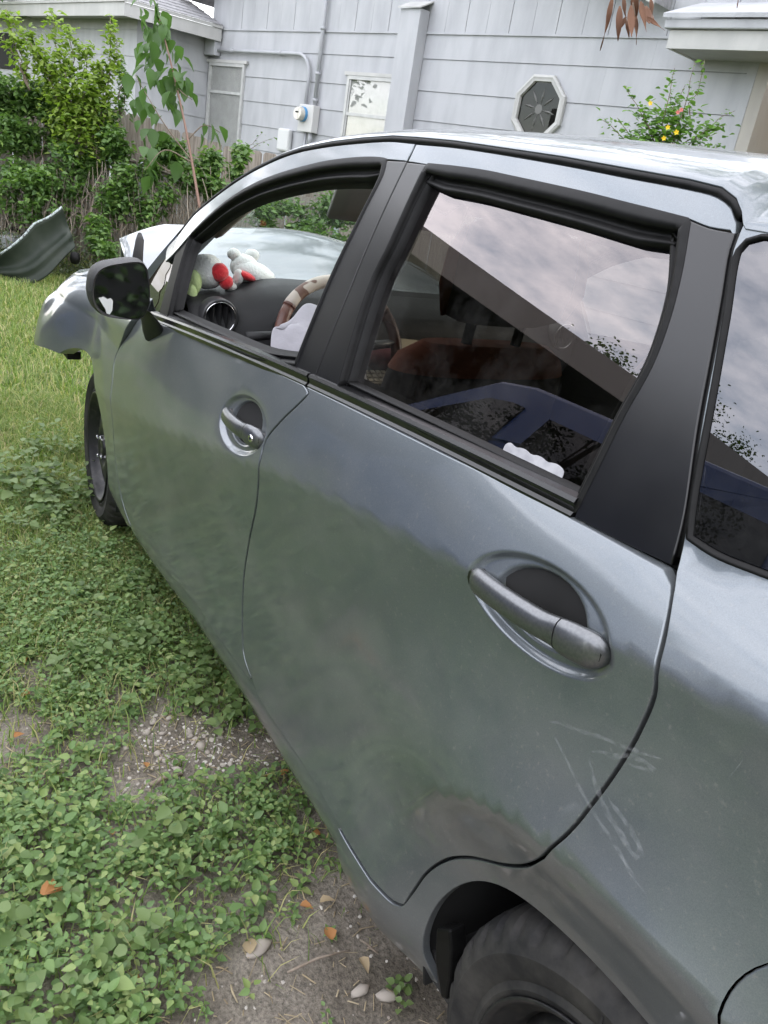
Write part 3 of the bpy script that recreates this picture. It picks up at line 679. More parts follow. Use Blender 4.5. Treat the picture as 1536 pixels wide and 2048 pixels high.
# ------------------------------------------------------------------ wheels
STEEL = pbr('black_steel_wheel', (.022, .022, .023), .42, .3, c2=(.06, .055, .05), nscale=40, mixpos=(.5, .8))
def tyre_mat():
    m, t, b = nodes('worn_tyre_rubber'); N = t.nodes.new; L = t.links.new
    b.inputs['Roughness'].default_value = .72; b.inputs['Specular IOR Level'].default_value = .35
    tcn = N('ShaderNodeTexCoord'); nz = N('ShaderNodeTexNoise'); nz.inputs['Scale'].default_value = 9; nz.inputs['Detail'].default_value = 8; nz.inputs['Roughness'].default_value = .7; L(tcn.outputs['Object'], nz.inputs['Vector'])
    rr = N('ShaderNodeValToRGB'); e = rr.color_ramp.elements; e[0].position = .38; e[0].color = (.014, .014, .015, 1); e[1].position = .72; e[1].color = (.062, .058, .053, 1)
    L(nz.outputs['Fac'], rr.inputs[0]); L(rr.outputs[0], b.inputs['Base Color'])
    return m
TYRE = tyre_mat()
def wheel(cx, side, steer=0., yoff=.775):
    em = empty('wheel', (cx, side*yoff, .302)); em.rotation_euler = (0, 0, steer)
    if side < 0: em.rotation_euler = (0, 0, math.pi+steer)
    n = 120; V = []; f = []
    prof = [(.196, -.006), (.203, .001), (.212, .004), (.222, .0005), (.226, .003), (.240, .0085), (.254, .0095), (.256, .0105), (.259, .0105), (.261, .009), (.272, .004), (.283, -.004), (.290, -.012), (.2965, -.024), (.3005, -.045), (.302, -.085), (.302, -.105), (.3005, -.145), (.2965, -.165), (.288, -.178), (.26, -.190), (.22, -.188), (.196, -.182)]
    for i, (r, h) in enumerate(prof):
        for k in range(n*2):
            t = math.pi*k/n; rr_, hh = r, h
            if 10 <= i <= 18:                        # shoulder blocks
                if (k//2) % 3 == 0 and 11 <= i <= 17: rr_ -= .006; hh += -.002 if i < 14 else .002
                rr_ += .0008*math.sin(k*7.3+i)
            V.append((rr_*math.cos(t), hh, rr_*math.sin(t)))
    m2 = n*2
    for i in range(len(prof)-1):
        for k in range(m2): f.append((i*m2+k, (i+1)*m2+k, (i+1)*m2+(k+1) % m2, i*m2+(k+1) % m2))
    tb = MB(); tb.add(V, f)
    ty = tb.build('tyre', TYRE, em, smooth=True, autosmooth=35)
    rm = MB().lathe([(.192, -.17), (.196, -.008), (.2035, .004), (.2045, .0065), (.2005, .008), (.194, .002), (.188, -.014), (.176, -.022), (.172, -.040), (.166, -.048)], 64)
    rm = rm.build('rim', STEEL, em, smooth=True)
    # disc with round-cornered slots
    dv = []; nh = 12; dm = MB()
    rings = [(.169, -.046), (.158, -.034), (.150, -.030), (.124, -.026), (.112, -.024), (.095, -.020), (.080, -.014), (.070, -.020), (.055, -.030), (.034, -.032), (.033, -.016), (.028, -.012), (.0005, -.012)]
    ns = 72
    for (r, h) in rings: dv += [(r*math.cos(2*math.pi*k/ns), h, r*math.sin(2*math.pi*k/ns)) for k in range(ns)]
    df = []
    for i in range(len(rings)-1):
        for k in range(ns):
            if i in (2, ) and (k % 6) in (1, 2, 3): continue
            df.append((i*ns+k, (i+1)*ns+k, (i+1)*ns+(k+1) % ns, i*ns+(k+1) % ns))
    dm.add(dv, df); d = dm.build('wheel_disc', STEEL, em, smooth=True, solid=.004)
    hb = MB().lathe([(.0005, -.06), (.14, -.06), (.14, -.09)], 32); hb.build('brake_drum', GAP, em, smooth=True)
    for k in range(4):
        a = 2*math.pi*k/4+.5; c_ = (.050*math.cos(a), -.012, .050*math.sin(a))
        MB().lathe([(.0005, .014), (.005, .013), (.0075, .009), (.0095, -.012)], 6, 'y', c_).build('lug_nut', CHROME, em)
    return em
whRL = wheel(0, 1); whFL = wheel(2.6, 1, R(-3), .772); whRR = wheel(0, -1); whFR = wheel(2.6, -1)
for o in (whRL, whFL, whRR, whFR): CHILD.append(o)
# raised lettering on the near tyre
def text_mesh(name, body, size, depth, mat, parent=None, font_bold=False, align='CENTER'):
    cu = bpy.data.curves.new(name, 'FONT'); cu.body = body; cu.size = size; cu.extrude = depth; cu.align_x = align; cu.align_y = 'CENTER'; cu.resolution_u = 3
    ob = bpy.data.objects.new(name, cu); C.objects.link(ob); dg = bpy.context.evaluated_depsgraph_get()
    me = bpy.data.meshes.new_from_object(ob.evaluated_get(dg)); bpy.data.objects.remove(ob); bpy.data.curves.remove(cu)
    o = link(name, me, None, parent); me.materials.clear(); me.materials.append(mat); return o
for i, ch in enumerate('RADIAL'):
    a = R(112)-i*R(6.0); o = text_mesh('raised_letter', ch, .032, .0022, TYRE, whRL)
    e = Vector((math.cos(a), 0, math.sin(a))); up = e; rt = Vector((math.sin(a), 0, -math.cos(a))); nrm = Vector((0, 1, 0))
    rt = Vector((-math.sin(a), 0, math.cos(a)))
    # seen from +y the text runs towards -x
    X_ = Vector((math.sin(a), 0, -math.cos(a))); X_ = -X_ if X_.cross(up).dot(nrm) < 0 else X_
    Mx = Matrix(((X_.x, up.x, nrm.x), (X_.y, up.y, nrm.y), (X_.z, up.z, nrm.z))).to_4x4(); Mx.translation = e*.241+Vector((0, .0088, 0)); o.matrix_local = Mx
# ------------------------------------------------------------------ tail of the car
tg = MB(); rows = []
for (x, z, hw) in ((-.60, 1.40, .60), (-.70, 1.22, .64), (-.78, 1.02, .68), (-.80, .85, .70), (-.78, .62, .71), (-.76, .40, .70), (-.70, .25, .66)):
    rows.append([(x+.10*(abs(y)/hw)**3, y, z) for y in np.linspace(-hw, hw, 17)])
tg.grid(rows); P_(tg.build('tailgate', PAINT, smooth=True, solid=.01))
g = [[(-.62, y, z+.0) for y in np.linspace(-.5, .5, 6)] for z in (1.36, 1.37)]
fl_ = MB(); fl_.box((1.0, 0, .24), (2.7, 1.5, .05)); fl_.box((-.2, 0, .45), (.9, .84, .10)); fl_.box((2.10, 0, .60), (.06, 1.40, .70)); P_(fl_.build('floor_pan', DARKIN))
# ------------------------------------------------------------------ door mirror
mo = [(0.994, 1.026), (0.990, 1.058), (0.978, 1.080), (0.958, 1.092), (0.929, 1.100), (0.895, 1.107), (0.876, 1.106), (0.864, 1.094), (0.859, 1.075), (0.855, 1.045), (0.853, 1.015), (0.857, .996), (0.868, .974), (0.880, .966), (0.925, .965), (0.962, .971), (0.982, .986), (.991, 1.004)]
mo = [tuple(q) for q in outline([mo+[mo[0]]], .008)]
mc = np.mean(np.array(mo), 0)
side_mirror = empty('door_mirror', (1.74, .924, 1.035)); CHILD.append(side_mirror)
def mring(scale, dx, sh=(0, 0)): return [((1.74+dx)-1.74, (mc[0]+(q[0]-mc[0])*scale+sh[0])-.924, (mc[1]+(q[1]-mc[1])*scale+sh[1])-1.035) for q in mo]
hs = MB(); rr_ = [mring(.91, .006), mring(.95, -.002), mring(.985, -.003), mring(1.0, .003), mring(1.03, .02), mring(1.03, .045), mring(.97, .075), mring(.80, .102, (-.004, 0)), mring(.45, .118, (-.006, 0)), mring(.05, .122, (-.006, 0))]
hs.grid([r+[r[0]] for r in zip(*rr_)] if False else [list(r)+[r[0]] for r in rr_]); hs.build('mirror_housing', PLASTIC, side_mirror, smooth=True, autosmooth=50)
gm = MB(); gr_ = [(q[0]+.008+.28*q[1]*.8+.10*q[2], q[1], q[2]) for q in mring(.925, .0)]; gm.add(gr_, [tuple(range(len(gr_)))]); gm.build('mirror_glass', MIRROR, side_mirror)
ar = MB(); sec = []
for (x, y, z, a, b) in ((1.80, .872, .995, .040, .022), (1.81, .850, .985, .044, .024), (1.84, .822, .955, .050, .036), (1.87, .802, .915, .052, .040), (1.90, .800, .885, .030, .020), (1.905, .800, .872, .008, .006)):
    sec.append([(x-1.74+a*math.cos(t), y-.924+.010*math.sin(t)+.6*b*math.sin(t), z-1.035+b*math.sin(t)*.7) for t in np.linspace(0, 2*math.pi, 17)])
ar.grid(sec); ar.build('mirror_arm', PLASTIC, side_mirror, smooth=True)
st = MB(); so = [(.972, 1.005), (.977, 1.013), (.966, 1.017), (.957, 1.012), (.948, 1.014), (.943, 1.008), (.944, .985), (.950, .975), (.957, .977), (.962, .99), (.967, .997)]
st.prism([(a-.924, b-1.035) for a, b in so], .0015, .0028, lambda a, b, h: (h, a, b)); st.build('peeling_sticker', pbr('clear_sticker', (.62, .63, .62), .4), side_mirror)
# ------------------------------------------------------------------ cabin
LEATHER = pbr('brown_leather', (.085, .032, .022), .42, c2=(.12, .05, .035), nscale=60, bump=.15, bscale=300)
COWHIDE = pbr('cow_print', (.50, .44, .38), .55, c2=(.14, .075, .055), nscale=22, detail=1, mixpos=(.53, .56))
dsh = MB()
prof = [(2.26, .985), (2.12, 1.005), (1.98, 1.012), (1.90, 1.008), (1.85, .985), (1.825, .94), (1.82, .88), (1.85, .78), (1.90, .62)]
ys = np.linspace(-.72, .72, 49); rows = []
for y in ys:
    hump = .055*math.exp(-((y-.37)/.17)**4); ends = .02*max(0, abs(y)-.6)/.12
    rows.append([(x-hump*1.2*(1 if x < 2.1 else .2), y, z+hump*(1 if .93 < z and x < 2.1 else .3)-ends*(x > 1.9)) for x, z in prof])
dsh.grid(rows); dash = P_(dsh.build('dashboard', PLASTIC, smooth=True, solid=.004, autosmooth=50))
# instrument hood opening and round vent
bin_ = MB(); bin_.prism([(.365+.135*math.cos(a), .955+.058*math.sin(a)) for a in np.linspace(0, 2*math.pi, 28, endpoint=False)], 1.745, 1.80, lambda a, b, h: (h, a, b)); o = bin_.build('instrument_cluster', GAP); o.parent = dash
def vent(y, z, x):
    e = MB().lathe([(.052, .03), (.052, -.008), (.049, -.013), (.045, -.012), (.040, .004), (.038, .03)], 40, 'x', (x, y, z)); o = e.build('vent_ring', pbr('vent_ring_grey', (.05, .05, .052), .35), smooth=True); o.parent = dash
    e = MB().lathe([(.0445, -.0125), (.0435, -.0150), (.0415, -.0125)], 40, 'x', (x, y, z)); o = e.build('vent_chrome', CHROME, smooth=True); o.parent = dash
    e = MB().lathe([(.0005, .028), (.042, .028)], 30, 'x', (x, y, z)); o = e.build('vent_duct', GAP); o.parent = dash
    for dz in (-.020, .0, .020):
        e = MB(); w_ = math.sqrt(.038**2-dz**2); e.box((x+.008, y+dz, z), (.022, .004, 2*w_), Matrix.Rotation(.4, 3, 'Z')); o = e.build('vent_vane', PLASTIC); o.parent = dash
vent(.640, .965, 1.822); vent(-.640, .965, 1.822)
# steering wheel with two-tone cover
swc = Vector((1.62, .362, .940)); T_ = R(24)
e1 = Vector((0, 1, 0)); e2 = Vector((math.sin(T_), 0, math.cos(T_))); en = Vector((-math.cos(T_), 0, math.sin(T_)))
sw = empty('steering_wheel', swc); CHILD.append(sw)
def swp(a, r=.182): return e1*(r*math.cos(a))+e2*(r*math.sin(a))
def arc_(a0, a1, mat, name, rr=.0165):
    MB().tube([swp(a) for a in np.linspace(R(a0), R(a1), 28)], rr, 14).build(name, mat, sw, smooth=True)
arc_(36, 144, COWHIDE, 'wheel_cover_patch', .0172); arc_(144, 396, LEATHER, 'wheel_cover')
for a in (36, 144): MB().tube([swp(R(a-1.2)), swp(R(a+1.2))], .0178, 12).build('cover_seam', LEATHER, sw, smooth=True)
hbm = MB(); hbm.lathe([(.0005, .03), (.04, .034), (.07, .028), (.082, .01), (.078, -.02)], 28, 'x'); o = hbm.build('hub', PLASTIC, sw, smooth=True); o.rotation_euler = (0, 0, 0)
o.matrix_local = Matrix(((en.x, e1.x, e2.x), (en.y, e1.y, e2.y), (en.z, e1.z, e2.z))).to_4x4()
GREYP = pbr('grey_switch_panel', (.18, .18, .185), .4)
for a in (8, 172, 270):
    MB().tube([swp(R(a), .06), swp(R(a), .12), swp(R(a), .172)], [.022, .018, .013], 10, sx=.5).build('spoke', GREYP, sw, smooth=True)
for k, (a, r_) in enumerate(((8, .09), (8, .108), (16, .10), (2, .10), (172, .10), (164, .10))):
    p_ = swp(R(a), r_)+en*.012; MB().box(p_, (.006, .014, .008), Matrix.Rotation(-T_, 3, 'Y')).build('switch', PLASTIC, sw, bevel=.002)
st_ = MB().tube([(1.70, .46, .955), (1.69, .56, .950), (1.685, .61, .945)], [.010, .012, .015], 12); P_(st_.build('wiper_stalk', PLASTIC, smooth=True))
col = MB().tube([(1.64, .362, .93), (1.84, .362, .86)], .045, 14); P_(col.build('steering_column', PLASTIC, smooth=True))
# spent airbag hanging from the hub
AIRBAG = pbr('airbag_cloth', (.42, .41, .44), .85, bump=.5, bscale=30)
rows = []
for u in np.linspace(0, 1, 24):
    row = []
    for v in np.linspace(0, 1, 28):
        bulge = math.sin(math.pi*min(1, u*1.15))*math.sin(math.pi*v)
        fold = .022*abs(math.sin(6*v+5*u+1.6*math.sin(5*u)))-.01+.007*math.sin(19*v-9*u)+.009*math.sin(13*u+6*v)
        row.append((1.535-.13*bulge+fold*.8, .32+.27*v+.02*math.sin(5*u), 1.060-.05*abs(v-.25)-.26*u+.035*math.sin(math.pi*v)+fold))
    rows.append(row)
P_(MB().grid(rows).build('airbag', AIRBAG, smooth=True, solid=.006, sub=1), 'limp white airbag hanging from the steering wheel')
# seats: dark back shell with terracotta cover edges
TERRA = pbr('terracotta_cover', (.28, .10, .06), .8, c2=(.36, .14, .09), nscale=14, bump=.4, bscale=30)
def seat(cx, cy):
    s = empty('seat', (cx, cy, .27)); CHILD.append(s)
    def loft(prof, nm, mat, e=.6):
        rows = []
        for (x, z, hw, th) in prof: rows.append([(x-th*math.cos(a), hw*math.copysign(abs(math.sin(a))**e, math.sin(a)), z) for a in np.linspace(0, 2*math.pi, 29)])
        m_ = MB(); m_.grid(rows); m_.add(rows[-1][:-1], [tuple(range(28))]); return m_.build(nm, mat, s, smooth=True, autosmooth=60)
    loft([(-.13, .18, .20, .05), (-.16, .28, .245, .075), (-.19, .45, .25, .08), (-.225, .62, .24, .075), (-.24, .70, .232, .07)], 'backrest', DARKIN)
    loft([(-.24, .70, .232, .070), (-.248, .745, .228, .070), (-.252, .78, .222, .068)], 'upper_backrest', DARKIN); loft([(-.252, .78, .224, .070), (-.256, .81, .210, .062), (-.262, .84, .165, .036)], 'shoulder_cover', TERRA)
    c_ = MB(); rows = []
    for t in np.linspace(0, 1, 8):
        rows.append([(-.14+.52*t, .25*math.copysign(abs(math.sin(a))**.5, math.sin(a)), .16+.065*math.copysign(abs(math.cos(a))**.6, math.cos(a))) for a in np.linspace(0, 2*math.pi, 25)])
    c_.grid(rows); c_.build('seat_cushion', DARKIN, s, smooth=True)
    loft([(-.28, .885, .10, .03), (-.283, .90, .145, .05), (-.287, .95, .158, .06), (-.292, 1.02, .155, .058), (-.296, 1.06, .135, .05), (-.298, 1.085, .09, .03)], 'headrest', DARKIN)
    for y in (-1, 1): MB().tube([(-.30, y*.155, .90), (-.312, y*.170, .96), (-.312, y*.166, 1.02), (-.31, y*.145, 1.065)], [.006, .016, .014, .006], 8, sx=.6).build('headrest_piping', TERRA, s, smooth=True)
    for y in (-.065, .065): MB().tube([(-.268, y, .80), (-.28, y, .90)], .011, 8).build('headrest_post', GAP, s)
    return s
seat(1.27, .36); seat(1.27, -.36)
P_(MB().box((1.72, .06, .66), (.24, .40, .40)).build('centre_console', PLASTIC, bevel=.03))
rs = empty('rear_bench', (.30, 0, .27)); CHILD.append(rs)
MB().box((-.28, 0, .48), (.12, 1.20, .55), Matrix.Rotation(-.25, 3, 'Y')).build('backrest', DARKIN, rs, bevel=.04); MB().box((0, 0, .18), (.50, 1.22, .14)).build('seat_cushion', DARKIN, rs, bevel=.04)
# sun visor folded down, inside mirror
VIS = pbr('visor_grey', (.32, .31, .30), .8)
vm = MB(); rows = []
for u in np.linspace(0, 1, 6): rows.append([(1.48+.045*u, y, 1.385-.105*u) for y in np.linspace(.12, .50, 10)])
o = P_(MB().grid(rows).build('sun_visor', VIS, smooth=True, solid=.014)); MB().box((1.494, .30, 1.335), (.004, .16, .055), Matrix.Rotation(-.42, 3, 'Y')).build('vanity_mirror_lid', PLASTIC, o)
MB().tube([(1.49, .15, 1.35), (1.484, .19, 1.325), (1.486, .23, 1.335), (1.488, .25, 1.32)], .003, 6).build('visor_wire', GAP, o, smooth=True)
o = P_(MB().box((1.52, 0, 1.36), (.03, .23, .065)).build('inside_mirror', PLASTIC, bevel=.012)); MB().tube([(1.53, 0, 1.37), (1.56, 0, 1.42)], .01, 8).build('mirror_stem', PLASTIC, o)
# inner door card tops
for s_ in (1, -1):
    for x0, x1 in ((1.90, 1.02), (.86, .27)):
        P_(sweep_line('door_card', beltpts(x0, x1, -.02, 24), lambda x, z: ST(x, zbelt(x)), [(.012, -.016), (.016, -.04), (.008, -.075), (-.10, -.085), (-.45, -.09), (-.45, -.04), (-.02, -.03)], PLASTIC, None, s_))
for o in CHILD:
    if o.parent is None: o.parent = car
# glass, mouldings and handles belong to their doors
def bydoor(nm, side):
    return [o for o in CHILD if o.name.split('.')[0] == nm]
for nm in ('rear_door_window', 'belt_moulding', 'window_seal', 'pillar_trim', 'upper_door_frame', 'division_bar', 'front_quarter_window'):
    for o in bydoor(nm, 0):
        c_ = np.mean([tuple(q.co) for q in o.data.vertices], axis=0)
        o.parent = {(True, True): fdL, (True, False): fdR, (False, True): rdL, (False, False): rdR}[(bool(c_[0] > (.94 if nm != 'pillar_trim' else .9385)), bool(c_[1] > 0))]

# paper sticker low on the rear window
stp = []
for x in np.linspace(.50, .365, 24): stp.append((float(x), 1.128+.004*math.sin((x-.36)*160)+.0*x))
zb_ = [(.372, 1.099), (.505, 1.092)]
seg = [[(.4365, 1.090), (.4388, 1.110)]+[(float(x), 1.1115+.0028*abs(math.sin((x-.33)*105))+(.4388-x)*.055) for x in np.linspace(.432, .338, 20)]+[(.3295, 1.116), (.3285, 1.099)], [(.3285, 1.099), (.4365, 1.090)]]
o = panel('window_sticker', seg, lambda x, z: ST(x, z)-.0205, pbr('torn_paper', (.40, .40, .415), .85, c2=(.30, .30, .32), nscale=70), rdL, sp=.012, gap=0, depth=.0008, step=.004, lip=.0002)
o['label'] = 'torn white paper sticker on the tinted rear window'
# chalk-like scuffs scratched over the door edge and quarter panel
CHALK = bpy.data.materials.new('chalky_scuff'); CHALK.use_nodes = True
_t = CHALK.node_tree; _b = _t.nodes['Principled BSDF']; _b.inputs['Base Color'].default_value = (.60, .62, .64, 1); _b.inputs['Roughness'].default_value = .7
_n = _t.nodes.new('ShaderNodeTexNoise'); _n.inputs['Scale'].default_value = 130; _n.inputs['Detail'].default_value = 4; _c = _t.nodes.new('ShaderNodeTexCoord'); _t.links.new(_c.outputs['Object'], _n.inputs['Vector'])
_m = _t.nodes.new('ShaderNodeMapRange'); _m.inputs['From Min'].default_value = .35; _m.inputs['From Max'].default_value = .75; _m.inputs['To Max'].default_value = .17; _t.links.new(_n.outputs['Fac'], _m.inputs['Value']); _t.links.new(_m.outputs[0], _b.inputs['Alpha'])
for k_, w_ in (('scuff1', .0028), ('scuff2', .0026), ('scuff3', .0034), ('scuff4', .0040), ('scuff5', .0008)):
    c_ = np.array(catmull(O[k_], .006)); t_ = np.gradient(c_, axis=0); t_ /= np.linalg.norm(t_, axis=1)[:, None]+1e-9; n_ = np.stack([-t_[:, 1], t_[:, 0]], 1)
    wv = w_*(.55+.45*np.sin(np.arange(len(c_))*.9)**2)*np.clip(np.minimum(np.arange(len(c_))+.3, len(c_)-.7-np.arange(len(c_)))/4, .15, 1)
    rows = [[(q[0]+m_[0]*a*v_, float(SL(np.array(q[0]+m_[0]*a*v_), np.array(q[1]+m_[1]*a*v_)))+.0007, q[1]+m_[1]*a*v_) for a in (-1, 0, 1)] for q, m_, v_ in zip(c_, n_, wv)]
    o = MB().grid(rows).build('scuff_mark', CHALK, smooth=True); o.parent = qpL
# ================================================================== ground
def vnoise(x, y, s, seed=0):
    return mnoise.noise(Vector((x*s+seed*17.3, y*s-seed*9.1, seed*3.7)))
DIRT = [(1.27, .86, .17), (1.22, .74, .13), (1.19, .66, .12), (1.15, 1.0, .09), (1.46, 1.24, .11), (1.66, 1.15, .07), (.53, .76, .17), (.58, .90, .10), (.46, .62, .24), (.60, 1.36, .10), (.68, .66, .13), (.92, .62, .07), (.46, 1.02, .14), (2.45, 1.12, .10)]
def cover(x, y):
    """0 bare soil .. 1 full plant cover"""
    c = 1.0
    for (a, b, r) in DIRT:
        d2 = ((x-a)**2+(y-b)**2)/(r*r); c *= 1-math.exp(-d2**1.6)*1.0
    if x < .42: c *= max(0, 1-(.42-x)/.12)
    c *= .55+.75*max(0, min(1, .62+vnoise(x, y, 3.1, 1)*1.1))
    return max(0, min(1, c))
def soil_mat():
    m, t, b = nodes('soil'); N = t.nodes.new; L = t.links.new
    b.inputs['Roughness'].default_value = .95; b.inputs['Specular IOR Level'].default_value = .15
    tcn = N('ShaderNodeTexCoord')
    def nz(s, d=6, r=.6):
        q = N('ShaderNodeTexNoise'); q.inputs['Scale'].default_value = s; q.inputs['Detail'].default_value = d; q.inputs['Roughness'].default_value = r; L(tcn.outputs['Object'], q.inputs['Vector']); return q
    def ramp(src, *st):
        q = N('ShaderNodeValToRGB'); e = q.color_ramp.elements
        while len(e) < len(st): e.new(.5)
        for k, (po, c) in enumerate(st): e[k].position = po; e[k].color = col4(c)
        L(src, q.inputs[0]); return q
    a = ramp(nz(5, 8).outputs['Fac'], (.3, (.13, .115, .092)), (.55, (.262, .238, .20)), (.75, (.36, .332, .285)))
    fine = ramp(nz(120, 6, .75).outputs['Fac'], (.35, (.45, .45, .45)), (.62, (1.15, 1.12, 1.1)))
    mm = N('ShaderNodeMix'); mm.data_type = 'RGBA'; mm.blend_type = 'MULTIPLY'; mm.inputs[0].default_value = 1; L(a.outputs[0], mm.inputs[6]); L(fine.outputs[0], mm.inputs[7])
    vo = N('ShaderNodeTexVoronoi'); vo.inputs['Scale'].default_value = 55; L(tcn.outputs['Object'], vo.inputs['Vector'])
    sp = ramp(vo.outputs['Distance'], (.10, (1, 1, 1)), (.17, (0, 0, 0)))
    nn = ramp(nz(9, 2).outputs['Fac'], (.52, (0, 0, 0)), (.64, (1, 1, 1)))
    ml = N('ShaderNodeMath'); ml.operation = 'MULTIPLY'; L(sp.outputs[0], ml.inputs[0]); L(nn.outputs[0], ml.inputs[1])
    m2 = N('ShaderNodeMix'); m2.data_type = 'RGBA'; L(ml.outputs[0], m2.inputs[0]); L(mm.outputs[2], m2.inputs[6]); m2.inputs[7].default_value = (.42, .38, .33, 1)
    # worn lawn further off: turf colour in patches
    sx_ = N('ShaderNodeSeparateXYZ'); L(tcn.outputs['Object'], sx_.inputs[0])
    tf = ramp(nz(1.3, 7, .65).outputs['Fac'], (.36, (0, 0, 0)), (.5, (1, 1, 1)))
    gcol = ramp(nz(35, 6, .7).outputs['Fac'], (.3, (.06, .09, .028)), (.6, (.12, .165, .055)), (.8, (.22, .20, .11)))
    far = N('ShaderNodeMapRange'); far.inputs['From Min'].default_value = 1.5; far.inputs['From Max'].default_value = 3.2; L(sx_.outputs['X'], far.inputs['Value'])
    fy = N('ShaderNodeMapRange'); fy.inputs['From Min'].default_value = 1.5; fy.inputs['From Max'].default_value = 2.4; L(sx_.outputs['Y'], fy.inputs['Value'])
    mxx = N('ShaderNodeMath'); mxx.operation = 'MAXIMUM'; L(far.outputs[0], mxx.inputs[0]); L(fy.outputs[0], mxx.inputs[1])
    fm = N('ShaderNodeMath'); fm.operation = 'MULTIPLY'; L(mxx.outputs[0], fm.inputs[0]); L(tf.outputs[0], fm.inputs[1])
    m3 = N('ShaderNodeMix'); m3.data_type = 'RGBA'; L(fm.outputs[0], m3.inputs[0]); L(m2.outputs[2], m3.inputs[6]); L(gcol.outputs[0], m3.inputs[7])
    L(m3.outputs[2], b.inputs['Base Color'])
    bp = N('ShaderNodeBump'); bp.inputs['Strength'].default_value = .9; bp.inputs['Distance'].default_value = .012
    hh = nz(60, 8, .7); L(hh.outputs['Fac'], bp.inputs['Height']); L(bp.outputs[0], b.inputs['Normal'])
    return m
SOIL = soil_mat()
def gz(x, y):
    f = math.exp(-((x-1.2)**2+(y-1.0)**2)/30)
    return f*(.010*vnoise(x, y, 4, 2)+.006*vnoise(x, y, 13, 3)+.003*vnoise(x, y, 37, 4)) - .004
def axis_pts(a, b, fine0, fine1, st, far):
    L_ = list(np.arange(fine0, fine1, st)); q = fine1; d = st
    while q < b: L_.append(q); d *= 1.25; q += d
    L_.append(b); q = fine0; d = st
    while q > a: d *= 1.25; q -= d; L_.append(max(q, a))
    return sorted(set(L_))
gx_ = axis_pts(-90, 120, .1, 3.2, .022, 0); gy_ = axis_pts(-90, 90, .3, 1.9, .022, 0)
V = [(x, y, gz(x, y)) for x in gx_ for y in gy_]; ny = len(gy_)
F = [(i*ny+j, (i+1)*ny+j, (i+1)*ny+j+1, i*ny+j+1) for i in range(len(gx_)-1) for j in range(ny-1)]
o = fastmesh('ground', V, F, SOIL, smooth=True); tag(o, 'bare grey soil and worn lawn around the car', kind='structure')

# ================================================================== leaves
def leaf_mat(name, cols, rough=.5, trans=.35, spec=.35):
    m, t, b = nodes(name); N = t.nodes.new; L = t.links.new
    g = N('ShaderNodeNewGeometry'); rr = N('ShaderNodeValToRGB'); e = rr.color_ramp.elements
    while len(e) < len(cols): e.new(.5)
    for k, c in enumerate(cols): e[k].position = k/(len(cols)-1); e[k].color = col4(c)
    L(g.outputs['Random Per Island'], rr.inputs[0]); L(rr.outputs[0], b.inputs['Base Color']); b.inputs['Roughness'].default_value = rough; b.inputs['Specular IOR Level'].default_value = spec
    tl = N('ShaderNodeBsdfTranslucent'); br = N('ShaderNodeMix'); br.data_type = 'RGBA'; br.blend_type = 'MULTIPLY'; br.inputs[0].default_value = 1; L(rr.outputs[0], br.inputs[6]); br.inputs[7].default_value = (1.3, 1.5, .7, 1)
    L(br.outputs[2], tl.inputs[0]); ms = N('ShaderNodeMixShader'); ms.inputs[0].default_value = trans; L(b.outputs[0], ms.inputs[1]); L(tl.outputs[0], ms.inputs[2]); L(ms.outputs[0], t.nodes['Material Output'].inputs['Surface'])
    return m
LEAFT = {}
def leaf_template(w=.33, droop=.12, fold=.10, base=.30):
    c = [(0, 0, 0), (.36, 0, -.02-droop*.1), (.70, 0, -.02-droop*.45), (1, 0, -droop)]
    l = [(.10, w*.55, fold*.5), (.34, w, fold-droop*.05), (.68, w*.66, fold*.6-droop*.4)]
    r = [(a, -b_, z) for a, b_, z in l]
    V = np.array(c+l+r); F = np.array([(0, 1, 4), (4, 1, 5), (1, 2, 5), (5, 2, 6), (2, 3, 6), (0, 7, 1), (7, 8, 1), (1, 8, 2), (8, 9, 2), (2, 9, 3)])
    return V, F
def rotmats(yaw, pitch, roll):
    cy, sy, cp, sp, cr, sr = np.cos(yaw), np.sin(yaw), np.cos(pitch), np.sin(pitch), np.cos(roll), np.sin(roll)
    Rm = np.empty((len(yaw), 3, 3))
    Rm[:, 0, 0] = cy*cp; Rm[:, 0, 1] = -sy*cr+cy*sp*sr*-1; Rm[:, 0, 2] = sy*sr-cy*sp*cr*1
    Rm[:, 1, 0] = sy*cp; Rm[:, 1, 1] = cy*cr-sy*sp*sr; Rm[:, 1, 2] = -cy*sr-sy*sp*cr
    Rm[:, 2, 0] = sp; Rm[:, 2, 1] = cp*sr; Rm[:, 2, 2] = cp*cr
    return Rm
def leafcloud(name, P, yaw, pitch, roll, size, mat, parent=None, T=None, smooth=True):
    P = np.asarray(P, float); V, F = T or leaf_template(); Rm = rotmats(np.asarray(yaw), np.asarray(pitch), np.asarray(roll))
    W = np.einsum('nij,kj->nki', Rm, V)*np.asarray(size)[:, None, None]+P[:, None]
    Fa = (F[None]+np.arange(len(P))[:, None, None]*len(V)).reshape(-1, 3)
    return fastmesh(name, W.reshape(-1, 3), Fa, mat, parent, smooth)
WEED = leaf_mat('weed_leaf', [(0.088, 0.155, 0.054), (0.134, 0.228, 0.074), (0.188, 0.289, 0.101), (0.121, 0.202, 0.080), (0.242, 0.336, 0.114), (0.282, 0.336, 0.134)], .48, .30)
WEED2 = leaf_mat('lime_weed_leaf', [(0.110, 0.176, 0.061), (0.154, 0.231, 0.083), (0.198, 0.270, 0.110), (0.132, 0.198, 0.066)], .45, .35)
GRASS = leaf_mat('grass_blade', [(0.105, 0.174, 0.041), (0.167, 0.251, 0.063), (0.238, 0.321, 0.091), (0.473, 0.418, 0.222), (0.140, 0.222, 0.056)], .55, .35)
